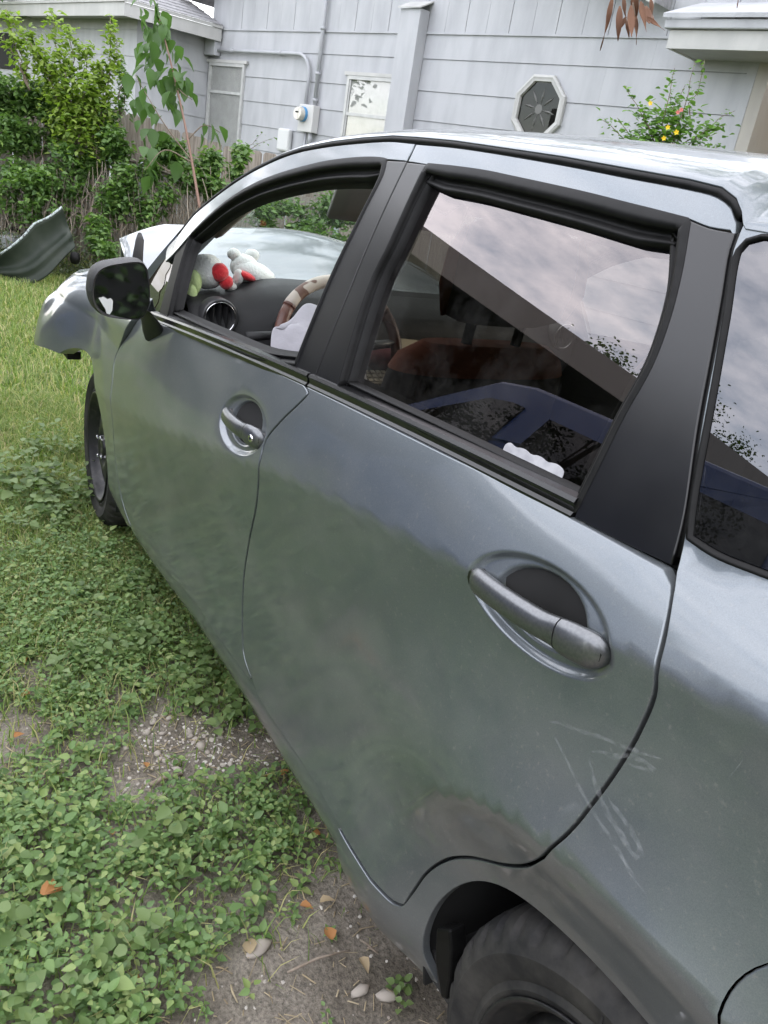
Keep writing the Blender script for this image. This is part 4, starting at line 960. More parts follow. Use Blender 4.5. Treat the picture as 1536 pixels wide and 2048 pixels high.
STRAW = leaf_mat('straw', [(.30, .24, .15), (.42, .35, .24), (.22, .17, .11)], .8, .1)
# --- broadleaf ground cover
def incar(x, y): return y < .735 and -.75 < x < 3.2 and y > -.8 and not (y > .60)
Pn, Yw, Pi, Ro, Sz = [], [], [], [], []
stems = MB()
rnd = random.Random(3)
def sprig(x, y, h, n, s, dst=None):
    z0 = gz(x, y); lean = rnd.uniform(0, 6.28); lt = rnd.uniform(0, .5)*h; base = rnd.uniform(0, 6.28)
    for k in range(n):
        t = (k//2+1)/(n/2); a = base+(k % 2)*math.pi+(k//2)*1.57+rnd.uniform(-.3, .3)
        sz = s*rnd.uniform(.6, 1.15)*(1-.35*abs(t-.55))
        Pn.append((x+math.cos(lean)*lt*t+math.cos(a)*.004, y+math.sin(lean)*lt*t+math.sin(a)*.004, z0+h*t*rnd.uniform(.8, 1.1))); Yw.append(a); Pi.append(rnd.uniform(-.25, .55)); Ro.append(rnd.uniform(-.45, .45)); Sz.append(sz)
cnt = 0
while cnt < 8200:
    x = rnd.uniform(.30, 3.6); y = rnd.uniform(.58, 1.95)
    if x > 2.1 and rnd.random() < min(.8, (x-2.1)/1.2): continue
    c = cover(x, y)
    if y < .78 and x > .9: c *= .9
    if rnd.random() > c**1.5: continue
    lush = .5+.5*vnoise(x, y, 1.7, 5)
    near = max(0, min(1, (y-.75)/.5))*max(0, min(1, (1.3-x)/.6))
    h = .020+.060*lush*c+.035*near; s = rnd.uniform(.013, .023)+.008*near*rnd.random()
    if rnd.random() < .10: s *= 1.5; h *= 1.25
    sprig(x, y, h*rnd.uniform(.5, 1.4), rnd.choice((4, 6, 6, 8)), s*rnd.choice((.6, .8, 1, 1, 1.3))); cnt += 1
o = leafcloud('ground_cover', Pn, Yw, Pi, Ro, Sz, WEED); tag(o, 'small-leaved green ground cover weeds beside the car', 'weeds', kind='stuff')
Pn, Yw, Pi, Ro, Sz = [], [], [], [], []
def clump(cx, cy, r, n, h, s):
    for k in range(n):
        a = rnd.uniform(0, 6.28); q = r*math.sqrt(rnd.random()); sprig(cx+q*math.cos(a), cy+q*math.sin(a), h*rnd.uniform(.6, 1.2), rnd.choice((6, 8, 8)), s*rnd.uniform(.7, 1.2))
for c_ in ((2.75, .92, .16, 26, .16, .042), (2.95, .98, .14, 18, .17, .045), (2.55, .98, .10, 12, .10, .036), (2.0, .86, .14, 18, .08, .034), (1.70, .88, .10, 14, .08, .034), (1.72, .82, .08, 10, .07, .036), (.72, 1.26, .12, 9, .09, .036), (.66, 1.15, .10, 6, .08, .034), (.90, 1.30, .10, 7, .09, .036), (.62, 1.26, .08, 6, .08, .040), (.88, 1.02, .05, 3, .09, .040), (1.42, .74, .10, 18, .09, .030), (1.55, .72, .08, 12, .09, .030), (1.62, 1.02, .10, 12, .08, .034), (1.95, .76, .08, 12, .08, .03), (3.3, .80, .12, 14, .14, .04), (.46, .70, .03, 3, .03, .02), (1.3, .70, .08, 10, .08, .03)):
    clump(*c_)
o = leafcloud('broadleaf_weeds', Pn, Yw, Pi, Ro, Sz, WEED2, T=leaf_template(.40, .16, .08)); tag(o, 'taller lime green broadleaf weeds in clumps', 'weeds', kind='stuff')
# --- grass
def blades(n, region, hmin, hmax, wdt, bare=True):
    Vv = []; k = 0; xs, ys, hs = [], [], []
    while k < n:
        x, y = region()
        if bare and x < 3.4 and y < 1.9 and rnd.random() > (.25+.75*cover(x, y))*max(.22, min(1, (x-.9)/1.3)): continue
        xs.append(x); ys.append(y); k += 1
    xs = np.array(xs); ys = np.array(ys); z0 = np.array([gz(a, b) for a, b in zip(xs, ys)])
    h = rng.uniform(hmin, hmax, n); a = rng.uniform(0, 2*np.pi, n); ln = rng.uniform(.2, 1.1, n)*h; w = wdt*rng.uniform(.6, 1.3, n)
    dx, dy = np.cos(a), np.sin(a); px, py = -dy*w, dx*w
    V = np.stack([np.stack([xs-px, ys-py, z0], 1), np.stack([xs+px, ys+py, z0], 1), np.stack([xs+dx*ln*.35+px*.8, ys+dy*ln*.35+py*.8, z0+h*.6], 1), np.stack([xs+dx*ln*.35-px*.8, ys+dy*ln*.35-py*.8, z0+h*.6], 1), np.stack([xs+dx*ln, ys+dy*ln, z0+h*rng.uniform(.6, 1, n)], 1)], 1)
    F = np.array([(0, 1, 2), (0, 2, 3), (3, 2, 4)])
    Fa = (F[None]+np.arange(n)[:, None, None]*5).reshape(-1, 3)
    return V.reshape(-1, 3), Fa
def reg_near():
    x = .55+rnd.random()**.75*3.6; return x, rnd.uniform(.60, 1.75)
def reg_mid():
    x = 3.2+rnd.random()**.9*7.0; return x, rnd.uniform(-1.3 if x > 3.4 else .5, 2.0)
def reg_far(): return rnd.uniform(-3, 12), rnd.uniform(1.8, 7.5)
A1 = blades(70000, reg_near, .02, .080, .0015); A2 = blades(120000, reg_mid, .025, .085, .0030); A3 = blades(26000, reg_far, .03, .08, .005, False)
Vg = np.vstack([A1[0], A2[0], A3[0]]); Fg = np.vstack([A1[1], A2[1]+len(A1[0]), A3[1]+len(A1[0])+len(A2[0])])
o = fastmesh('grass', Vg, Fg, GRASS, smooth=True); tag(o, 'short patchy lawn grass', 'grass', kind='stuff')
# --- straw and twig litter, fine pebbles
Vs = []; Fs = []
for k in range(2600):
    x = rnd.uniform(.28, 2.6); y = rnd.uniform(.55, 1.6)
    if rnd.random() < cover(x, y)*.75: continue
    a = rnd.uniform(0, 6.28); l = rnd.uniform(.006, .035)*(2 if rnd.random() < .06 else 1); w_ = rnd.uniform(.0006, .0016); z = gz(x, y)+rnd.uniform(.001, .006); b = len(Vs)
    dx, dy = math.cos(a)*l, math.sin(a)*l; px, py = -math.sin(a)*w_, math.cos(a)*w_; tz = rnd.uniform(-.002, .006)
    Vs += [(x-px, y-py, z), (x+px, y+py, z), (x+dx+px, y+dy+py, z+tz), (x+dx-px, y+dy-py, z+tz), (x+dx*.5, y+dy*.5, z+tz*.5+w_*1.5)]; Fs += [(0+b, 1+b, 4+b), (1+b, 2+b, 4+b), (2+b, 3+b, 4+b), (3+b, 0+b, 4+b)]
o = fastmesh('straw_litter', Vs, Fs, STRAW); tag(o, 'dry straw and grass clippings scattered on the soil', 'litter', kind='stuff')
STONE = leaf_mat('pale_limestone', [(.40, .36, .31), (.55, .52, .47), (.30, .26, .22), (.62, .60, .56)], .85, 0., .3)
def stone_v(seed, n=1):
    r_ = random.Random(seed); bm = bmesh.new(); bmesh.ops.create_icosphere(bm, subdivisions=1, radius=1)
    V = np.array([tuple(v.co) for v in bm.verts]); F = np.array([[v.index for v in f.verts] for f in bm.faces]); bm.free()
    V = V*np.array([[1+.35*r_.uniform(-1, 1)] for _ in V]); V[:, 2] *= .55; V[:, 0] *= r_.uniform(.8, 1.4); return V, F
Vs = []; Fs = []; nb = 0; ST_ = [stone_v(k) for k in range(6)]
for k in range(1500):
    if rnd.random() < .5: x, y = 1.25+rnd.gauss(0, .13), .83+rnd.gauss(0, .13)
    else: x, y = rnd.uniform(.28, 2.0), rnd.uniform(.55, 1.5)
    if y < .56 or (rnd.random() < cover(x, y)**.5): continue
    V_, F_ = ST_[k % 6]; s = rnd.uniform(.0012, .0045)*(1.6 if rnd.random() < .1 else 1); a = rnd.uniform(0, 6.28); Rz = np.array([[math.cos(a), -math.sin(a), 0], [math.sin(a), math.cos(a), 0], [0, 0, 1]])
    Vs.append(V_@Rz.T*s+np.array([x, y, gz(x, y)+s*.2])); Fs.append(F_+nb); nb += len(V_)
o = fastmesh('gravel', np.vstack(Vs), np.vstack(Fs), STONE, smooth=False); tag(o, 'fine pale gravel in the bare patches', 'gravel', kind='stuff')
smesh = []
for k in range(5):
    V_, F_ = stone_v(40+k); me = bpy.data.meshes.new('stone'); me.from_pydata(V_.tolist(), [], F_.tolist()); me.polygons.foreach_set('use_smooth', [True]*len(me.polygons)); me.materials.append(STONE); smesh.append(me)
for k in range(26):
    x, y, s = 1.24+rnd.gauss(0, .08), .86+rnd.gauss(0, .07), rnd.uniform(.007, .015)
    o = bpy.data.objects.new('stone', smesh[k % 5]); C.objects.link(o); o.location = (x, y, gz(x, y)+s*.25); o.scale = (s, s, s); o.rotation_euler = (0, 0, rnd.uniform(0, 6.28))
    tag(o, 'pale rounded stone in the bare gravelly patch beside the sill', 'stone', 'pale stones in the bare patch')
for (x, y, s, lb) in ((.655, .905, .020, 'largest pale flat stone on the soil below the weeds'), (.50, .76, .013, 'white pebble on bare soil between weeds and mud flap'), (.47, .72, .014, 'pale pebble nearest the mud flap on bare soil'), (.44, .98, .017, 'pale elongated stone at the bottom edge of the picture')):
    o = bpy.data.objects.new('stone', smesh[1]); C.objects.link(o); o.location = (x, y, gz(x, y)+s*.2); o.scale = (s*1.2, s, s*.8); o.rotation_euler = (0, 0, rnd.uniform(0, 6.28)); tag(o, lb, 'stone')
# --- fallen leaves
DRY = leaf_mat('dry_leaf', [(0.336, 0.152, 0.048), (0.400, 0.192, 0.072), (0.264, 0.120, 0.048)], .7, .2)
TAN = leaf_mat('tan_leaf', [(.45, .36, .24), (.38, .29, .18)], .8, .2)
Vl, Fl = leaf_template(.36, .22, .16); lm = []
for mt in (DRY, TAN):
    me = bpy.data.meshes.new('dry_leaf'); me.from_pydata(Vl.tolist(), [], Fl.tolist()); me.polygons.foreach_set('use_smooth', [True]*len(me.polygons)); me.materials.append(mt); lm.append(me)
import sys
PXL = [((80,1782),.05,0,'orange dry leaf lying flat left of a curled one on the weeds',.35), ((118,1772),.05,0,'curled orange dry leaf standing up on the weeds',.75), ((298,1695),.022,0,None,.4), ((280,1955),.04,0,'orange leaf lying at the lower edge of the weed patch',.05), ((665,1880),.045,0,'orange dry leaf on soil below the rear door',.1), ((600,1810),.035,0,None,.3), ((640,1805),.04,1,'tan dry leaf at the weed edge by the rear door sill',.3), ((48,1315),.035,0,None,.1), ((60,1385),.035,0,None,.2), ((28,1475),.035,0,None,.1), ((545,1555),.03,0,None,.3), ((562,1550),.03,0,None,.5), ((265,1280),.035,0,None,.6), ((295,1535),.028,0,None,.2), ((500,1908),.05,1,'large tan leaf on soil right of the weed patch',.1), ((720,1915),.04,1,'tan leaf lying on soil near the mud flap',.1), ((640,1665),.03,0,None,.3), ((225,1670),.025,0,None,.4)]
def px_ground(u, v, z=0.):
    a = cr_*((u-768)/1610.43)-cu_*((v-1024)/1610.43)+cf_; t = (z-CAM_POS[2])/a.z; return Vector(CAM_POS)+a*t
for (uv, s, mt, lb, pt) in PXL:
    hgt = .045 if lb and 'weeds' in lb else .012
    q = px_ground(uv[0], uv[1], hgt); o = bpy.data.objects.new('dry_leaf', lm[mt]); C.objects.link(o); o.location = q; o.scale = (s*.8, s*.8, s*1.1); o.rotation_euler = (rnd.uniform(-.3, .3), -pt, rnd.uniform(0, 6.28))
    tag(o, lb or 'small curled orange dry leaf among the ground cover', 'leaf', None if lb else 'small orange leaves among the weeds')
WOOD = pbr('grey_twig', (.20, .16, .12), .9, c2=(.30, .25, .20), nscale=80)
for k, (a, b, r_, lb) in enumerate((((575,1945), (700,1900), .0025, 'thin grey twig lying right of the weed patch'), ((735,1895), (757,1908), .002, 'straw-coloured twig stub near the rear door'), ((720,1880), (755,1905), .002, 'pale broken twig by the rear door sill'), ((462,1970), (475,2005), .002, 'short bent straw on soil at the bottom'), ((300,1570), (365,1548), .006, 'flat grey stick beside the pale stones'))):
    A = px_ground(*a, .008); B = px_ground(*b, .008); mid = (A+B)/2+Vector((.004, .003, .004)); o = MB().tube([A, mid, B], [r_, r_*1.1, r_*.6], 6).build('twig', WOOD if k != 3 else STRAW, smooth=True); tag(o, lb, 'twig')
# ================================================================== the house (wall frame: s along the wall, o outwards, z up)
HAZ = R(13.1); HD = Vector((math.cos(HAZ), math.sin(HAZ), 0)); HN = Vector((-math.sin(HAZ), math.cos(HAZ), 0)); H0 = Vector((7.35, -4.95, 0))
def HW(s, o, z): return H0+HD*s+HN*o+Vector((0, 0, z))
HROT = Matrix(((HD.x, HN.x, 0), (HD.y, HN.y, 0), (0, 0, 1)))
def hbox(mb, s0, s1, o0, o1, z0, z1, m=0):
    v = [HW(s, o_, z) for s in (s0, s1) for o_ in (o0, o1) for z in (z0, z1)]
    mb.add(v, [(0, 1, 3, 2), (4, 6, 7, 5), (0, 4, 5, 1), (2, 3, 7, 6), (0, 2, 6, 4), (1, 5, 7, 3)], m); return mb
def wallpaint(name, c, c2):
    return pbr(name, c, .75, c2=c2, nscale=2.2, bump=.25, bscale=45, detail=9, mixpos=(.28, .62), stretch=(2.5, 2.5, .7), coord='Object')
SIDING = wallpaint('pale_blue_grey_siding', (.325, .333, .352), (.40, .408, .428))
TRIMW = wallpaint('off_white_trim', (.47, .47, .455), (.40, .40, .39))
SHINGLE = pbr('asphalt_shingle', (.20, .20, .205), .95, c2=(.30, .30, .31), nscale=14, bump=.6, bscale=60)
SOFFIT = wallpaint('soffit_paint', (.33, .33, .325), (.28, .28, .275))
ALU = pbr('white_aluminium', (.46, .465, .455), .4, c2=(.38, .385, .38), nscale=10)
house = empty('house', HW(2, 0, 0)); tag(house, 'pale blue-grey clapboard house behind the car and fence', 'house'); HP = []
def hp(o, label=None):
    HP.append(o)
    if label: o['label'] = label
    return o
mb = MB(); hbox(mb, -2.26, 6.70, -.20, -.012, 0, 3.02); hbox(mb, -2.26, 6.70, -.20, -.02, 3.02, 4.3); hp(mb.build('wall', SIDING))
rows = [(.05, .37), (.37, .70), (.70, 1.03), (1.03, 1.36), (1.36, 1.69), (1.69, 2.02), (2.02, 2.35), (2.35, 2.70), (2.70, 2.968)]
r2 = random.Random(11)
for k, (z0, z1) in enumerate(rows):
    cuts = sorted([-2.255, 6.695, r2.uniform(-.8, .3) if k % 2 else -1.2+.5*k % 1, 2.1, r2.uniform(3.6, 5.2)])
    for a, b in zip(cuts[:-1], cuts[1:]):
        if b-a < .15: continue
        mb = MB(); sl = .010
        v = [HW(a+.0008, -.011, z0+.002), HW(b-.0008, -.011, z0+.002), HW(b-.0008, sl, z0+.002), HW(a+.0008, sl, z0+.002), HW(a+.0008, -.011, z1+.004), HW(b-.0008, -.011, z1+.004), HW(b-.0008, .0, z1-.004), HW(a+.0008, .0, z1-.004)]
        mb.add(v, [(0, 1, 2, 3), (4, 7, 6, 5), (3, 2, 6, 7), (0, 4, 5, 1), (0, 3, 7, 4), (1, 5, 6, 2)]); hp(mb.build('siding_board', SIDING))
s = -2.25; k = 0
while s < 6.5:                                       # upright boards of the gable
    wv = .325+.01*math.sin(k*2.3); mb = MB(); hbox(mb, s+.003, s+wv-.003, -.019, .0+.003*(k % 2), 2.985, 4.2); hp(mb.build('gable_board', SIDING)); s += wv; k += 1
mb = MB(); hbox(mb, -2.26, 6.6, -.01, .018, 2.962, 2.984); hp(mb.build('drip_strip', SIDING))
# main roof with raking eave on the right
mb = MB()
for sgn, s0 in ((1, -1.18), (-1, 6.9)):
    pass
v = [HW(-1.25, .35, 3.20), HW(2.7, .35, 4.75), HW(2.7, -6, 4.75), HW(-1.25, -6, 3.20), HW(-1.25, .35, 3.32), HW(2.7, .35, 4.87), HW(2.7, -6, 4.87), HW(-1.25, -6, 3.32)]
v2 = [HW(2.7, .35, 4.75), HW(7.2, .35, 3.35), HW(7.2, -6, 3.35), HW(2.7, -6, 4.75), HW(2.7, .35, 4.87), HW(7.2, .35, 3.47), HW(7.2, -6, 3.47), HW(2.7, -6, 4.87)]
fb = [(0, 3, 2, 1), (4, 5, 6, 7), (0, 1, 5, 4), (1, 2, 6, 5), (2, 3, 7, 6), (3, 0, 4, 7)]
mb.add(v, fb); mb.add(v2, fb); hp(mb.build('roof', SHINGLE))
mb = MB(); mb.add([HW(-1.27, .37, 3.17), HW(2.7, .37, 4.73), HW(2.7, .37, 4.85), HW(-1.27, .37, 3.31), HW(-1.27, .34, 3.17), HW(2.7, .34, 4.73), HW(2.7, .34, 4.85), HW(-1.27, .34, 3.31)], fb); hp(mb.build('barge_board', TRIMW))
mb = MB(); hbox(mb, -2.26, 6.7, -6, -5.9, 0, 3.3); hbox(mb, -2.26, -2.2, -6, -.2, 0, 3.2); hp(mb.build('rear_wall', SIDING))
# windows
CURT = pbr('white_blind', (.50, .51, .49), .9, c2=(.43, .44, .42), nscale=6)
def sash(s0, s1, z0, z1, mid, label):
    e = empty('window', HW((s0+s1)/2, 0, z0)); HP.append(e); e['label'] = label
    off = -e.location
    def b(name, mat, *bx):
        m_ = MB()
        for q in bx: hbox(m_, *q)
        o = m_.build(name, mat); o.location = off; o.parent = e; return o
    fw = .045
    b('frame', ALU, (s0, s0+fw, .004, .045, z0, z1), (s1-fw, s1, .004, .045, z0, z1), (s0+fw, s1-fw, .004, .045, z1-fw, z1), (s0+fw, s1-fw, .004, .045, z0, z0+fw))
    b('sash_rail', ALU, (s0+fw, s1-fw, .012, .036, mid-.02, mid+.02)); b('sash_stile', ALU, (s0+fw, s0+fw+.025, .014, .032, z0+fw, z1-fw)); b('sash_stile', ALU, (s1-fw-.025, s1-fw, .014, .032, z0+fw, z1-fw))
    b('head_trim', TRIMW, (s0-.06, s1+.06, .0115, .050, z1+.002, z1+.045))
    for za, zb in ((z0+fw, mid-.02), (mid+.02, z1-fw)):
        b('pane', HOUSEGLASS, (s0+fw+.025, s1-fw-.025, .019, .022, za, zb))
    m_ = MB(); g_ = []
    for i in range(41):
        t = i/40; s_ = s0+fw+(s1-s0-2*fw)*t; g_.append([HW(s_, .0145+.002*math.sin(i*1.3), z) for z in (z0+fw, z1-fw)])
    m_.grid(g_); o = m_.build('blind', CURT, smooth=True); o.location = off; o.parent = e
    return e
sash(2.25, 3.25, 1.25, 2.46, 2.00, 'aluminium sash window right of the electric meter')
sash(5.66, 6.64, 1.20, 2.51, 2.10, 'aluminium sash window beside the projecting wing')
# octagonal window
oe = empty('octagonal_window', HW(.03, 0, 2.26)); HP.append(oe); oe['label'] = 'octagonal window with star-cut dark glass'
def octo(r, o_): return [HW(.03+r*math.cos(R(22.5+45*k)), o_, 2.26+r*math.sin(R(22.5+45*k))) for k in range(8)]
mb = MB(); rr_ = [octo(.360, .010), octo(.360, .050), octo(.335, .062), octo(.315, .055), octo(.292, .052), octo(.285, .012)]
mb.grid([r+[r[0]] for r in rr_]); o = mb.build('frame', TRIMW, oe); o.location = -oe.location
mb = MB(); mb.add(octo(.29, .0135), [tuple(range(8))]); o = mb.build('dark_room', GAP, oe); o.location = -oe.location
mb = MB(); mb.add(octo(.288, .020), [tuple(range(8))]); o = mb.build('pane', glass_mat('octagon_glass', (.5, .5, .48), 1.35, .0), oe); o.location = -oe.location
CUT = pbr('bevelled_glass', (.085, .085, .08), .3)
for k in range(8):
    a = R(45*k+10); l = .17; c0 = (.03+.05*math.cos(a), 2.26+.05*math.sin(a)); tip = (.03+(.05+l)*math.cos(a), 2.26+(.05+l)*math.sin(a)); pa = a+math.pi/2; md = (.03+(.05+l*.45)*math.cos(a), 2.26+(.05+l*.45)*math.sin(a))
    q = [(c0[0], .022, c0[1]), (md[0]+.015*math.cos(pa), .022, md[1]+.015*math.sin(pa)), (tip[0], .022, tip[1]), (md[0]-.015*math.cos(pa), .022, md[1]-.015*math.sin(pa)), (md[0], .034, md[1])]
    mb = MB(); mb.add([HW(*z) for z in q], [(0, 1, 4), (1, 2, 4), (2, 3, 4), (3, 0, 4)]); o = mb.build('glass_petal', CUT, oe); o.location = -oe.location
mb = MB(); mb.add([HW(.03+.05*math.cos(R(k*30)), .024, 2.26+.05*math.sin(R(k*30))) for k in range(12)], [tuple(range(12))]); o = mb.build('glass_centre', CUT, oe); o.location = -oe.location
# boxed duct against the wall
mb = MB(); mb.prism([(1.93, 0), (2.27, 0), (2.27, .16), (1.93, .16)], .05, 3.20, lambda a, b, h: HW(a, b+.012, h)); hp(mb.build('boxed_duct', SIDING, bevel=.004), 'tall boxed duct running up the wall')
mb = MB(); mb.add([HW(1.90, .0, 3.295), HW(2.30, .0, 3.295), HW(2.30, .20, 3.20), HW(1.90, .20, 3.20), HW(1.90, .0, 3.31), HW(2.30, .0, 3.31), HW(2.30, .20, 3.215), HW(1.90, .20, 3.215)], fb); hp(mb.build('duct_cap', TRIMW))
# electric service
PIPE = wallpaint('painted_pipe', (.38, .39, .41), (.33, .34, .36))
def htube(pts, r_, name, mat=PIPE, n=10): return hp(MB().tube([HW(*q) for q in pts], r_, n).build(name, mat, smooth=True))
htube([(3.86, .055, 2.03), (3.86, .055, 4.1)], .028, 'conduit')
arcp = [(4.45-.0, .055, 2.68)]+[(4.33-.27*math.sin(t), .055, 2.41+.27*math.cos(t)) for t in np.linspace(0, math.pi/2, 8)]
htube([(6.42, .055, 2.68), (5.4, .055, 2.68)]+arcp[:1]+arcp[1:]+[(4.06, .055, 2.03)], .025, 'conduit')
for (s, z) in ((3.86, 3.0), (3.86, 2.45), (3.86, 2.12)): htube([(s, .055, z-.02), (s, .055, z+.02)], .036, 'pipe_clamp')
for s in (6.0, 4.75): htube([(s-.02, .055, 2.68), (s+.02, .055, 2.68)], .034, 'pipe_clamp')
mb = MB(); hbox(mb, 6.38, 6.66, .0115, .13, 2.60, 2.84); hp(mb.build('junction_box', PIPE, bevel=.006))
me_ = empty('electric_meter', HW(3.95, 0, 1.70)); HP.append(me_)
def mbox(name, mat, *bx, bevel=0.):
    m_ = MB()
    for q in bx: hbox(m_, *q)
    o = m_.build(name, mat, me_, bevel=bevel); o.location = -me_.location; return o
mbox('meter_box', pbr('grey_meter_box', (.50, .50, .49), .5), (3.78, 4.10, .012, .13, 1.70, 2.05), bevel=.008)
def hl_(prof, c, n=28):
    V = []; Fc = []
    for (r_, h) in prof: V += [HW(c[0]+r_*math.cos(2*math.pi*k/n), c[1]+h, c[2]+r_*math.sin(2*math.pi*k/n)) for k in range(n)]
    for i in range(len(prof)-1): Fc += [(i*n+k, (i+1)*n+k, (i+1)*n+(k+1) % n, i*n+(k+1) % n) for k in range(n)]
    return V, Fc
m_ = MB(); m_.add(*hl_([(.098, 0), (.098, .03), (.092, .04)], (3.99, .13, 1.92))); o = m_.build('blue_ring', pbr('blue_meter_ring', (.06, .22, .42), .4), me_, smooth=True, autosmooth=40); o.location = -me_.location
m_ = MB(); m_.add(*hl_([(.090, .03), (.088, .10), (.080, .115), (.0005, .118)], (3.99, .13, 1.92))); o = m_.build('meter_glass', pbr('meter_face', (.55, .53, .47), .15, c2=(.40, .39, .35), nscale=30, coat=1), me_, smooth=True, autosmooth=40); o.location = -me_.location
m_ = MB(); hbox(m_, 3.955, 4.025, .249, .251, 1.925, 1.945); o = m_.build('dial_window', GAP, me_); o.location = -me_.location
htube([(3.86, .07, 1.70), (3.86, .07, 1.55)], .03, 'conduit'); htube([(3.98, .06, 1.70), (3.98, .06, .3)], .018, 'conduit')
mb = MB(); hbox(mb, 3.70, 4.12, .012, .03, 1.50, 1.56); hp(mb.build('bracket', PIPE))
mb = MB(); hbox(mb, 4.33, 4.60, .012, .10, 1.40, 1.71); hp(mb.build('telephone_box', pbr('phone_box', (.56, .57, .57), .5), bevel=.03), 'rounded grey telephone box low on the wall')
# right end: corner board, recess with porch window, porch eave
mb = MB(); hbox(mb, -2.28, -2.19, -.005, .022, .05, 2.80); hp(mb.build('corner_board', SIDING))
BEIGE = wallpaint('beige_porch_wall', (.42, .40, .36), (.36, .34, .31))  # beige of the recess and porch wall, slightly darker in patches
mb = MB(); hbox(mb, -2.40, -2.262, -.75, .016, .05, 2.82); hp(mb.build('recess_return', BEIGE))
mb = MB(); hbox(mb, -6.0, -2.40, -.95, -.75, .05, 2.9); hp(mb.build('porch_wall', BEIGE))
CREAM = wallpaint('cream_door_frame', (.60, .52, .38), (.54, .46, .33))
de = empty('porch_window', HW(-2.9, -.7, 1.2)); HP.append(de); de['label'] = 'cream framed porch window with its warm reflection painted as a glow'
def dbox(name, mat, *bx):
    m_ = MB()
    for q in bx: hbox(m_, *q)
    o = m_.build(name, mat, de); o.location = -de.location; return o
dbox('frame', CREAM, (-2.55, -2.42, -.75, -.68, 1.0, 2.64), (-3.6, -3.5, -.75, -.68, 1.0, 2.64), (-3.5, -2.55, -.75, -.68, 2.52, 2.64), (-3.5, -2.55, -.75, -.68, 1.0, 1.1))
dbox('pane', HOUSEGLASS, (-3.5, -2.55, -.712, -.708, 1.1, 2.52))
WARM = bpy.data.materials.new('painted_warm_reflection'); WARM.use_nodes = True; b_ = WARM.node_tree.nodes['Principled BSDF']; b_.inputs['Base Color'].default_value = (.6, .38, .18, 1); b_.inputs['Emission Color'].default_value = (1, .55, .20, 1); b_.inputs['Emission Strength'].default_value = .28  # warm reflection in the glass painted as weak emission, no lamp behind
dbox('warm_reflection_blind', WARM, (-3.5, -2.55, -.745, -.735, 2.26, 2.52)); 
dbox('room_behind', pbr('mottled_brown_stone', (.22, .17, .12), .9, c2=(.35, .28, .2), nscale=14), (-3.5, -2.55, -.747, -.737, 1.1, 2.25))  # brown sheet behind the pane, mottled with a lighter brown
for z in (2.20, 2.25): dbox('glazing_bar', GAP, (-3.5, -2.55, -.705, -.695, z-.008, z+.008))
mb = MB(); hbox(mb, -6, -1.66, -.012, .50, 2.79, 2.86); hp(mb.build('porch_soffit', SOFFIT))
mb = MB(); hbox(mb, -6, -1.62, .505, .535, 2.785, 2.93); hbox(mb, -1.655, -1.625, .0, .505, 2.785, 2.93); hp(mb.build('porch_fascia', TRIMW))
mb = MB(); hbox(mb, -6, -1.57, .0, .575, 2.935, 3.01); hp(mb.build('porch_crown', SIDING, bevel=.01))
mb = MB(); mb.add([HW(-1.55, .60, 3.015), HW(-6, .60, 3.015), HW(-6, -1.5, 3.75), HW(-1.55, -1.5, 3.75), HW(-1.55, .60, 3.05), HW(-6, .60, 3.05), HW(-6, -1.5, 3.79), HW(-1.55, -1.5, 3.79)], fb); hp(mb.build('porch_roof', SIDING))
# projecting wing on the left
WS = 6.70
mb = MB(); hbox(mb, WS, WS+5.5, -3, 1.258, 0, 2.84); hp(mb.build('wing_wall', SIDING))
for k, (z0, z1) in enumerate([(.05, .37), (.37, .70), (.70, 1.03), (1.03, 1.36), (1.36, 1.69), (1.69, 2.02), (2.02, 2.35), (2.35, 2.70), (2.70, 2.83)]):
    mb = MB(); v = [(WS-.001, .014, z0+.002), (WS-.001, 1.268, z0+.002), (WS-.014, 1.268, z0+.002), (WS-.014, .014, z0+.002), (WS-.001, .014, z1+.002), (WS-.001, 1.268, z1+.002), (WS-.003, 1.268, z1-.004), (WS-.003, .014, z1-.004)]
    mb.add([HW(*q) for q in v], fb); hp(mb.build('siding_board', SIDING))
    mb = MB(); v = [(WS-.014, 1.259, z0+.002), (WS+5.5, 1.259, z0+.002), (WS+5.5, 1.273, z0+.002), (WS-.014, 1.273, z0+.002), (WS-.014, 1.259, z1+.002), (WS+5.5, 1.259, z1+.002), (WS+5.5, 1.263, z1-.004), (WS-.014, 1.263, z1-.004)]
    mb.add([HW(*q) for q in v], fb); hp(mb.build('siding_board', SIDING))
ov = .36; e0, e1, zf = WS-ov, 1.27+ov, 2.80
mb = MB(); hbox(mb, WS-.34, WS+6, -.0, 1.60, 2.842, 2.86); hp(mb.build('wing_soffit', SOFFIT))
mb = MB(); hbox(mb, e0, e0+.025, .04, e1, zf, zf+.17); hbox(mb, e0, WS+6, e1, e1+.025, zf, zf+.17); hp(mb.build('wing_fascia', TRIMW))
mb = MB(); hbox(mb, e0-.02, e0+.02, .04, e1+.03, zf+.175, zf+.215); hbox(mb, e0-.02, WS+6, e1+.005, e1+.045, zf+.175, zf+.215); hp(mb.build('wing_drip_edge', TRIMW))
zr = zf+.215
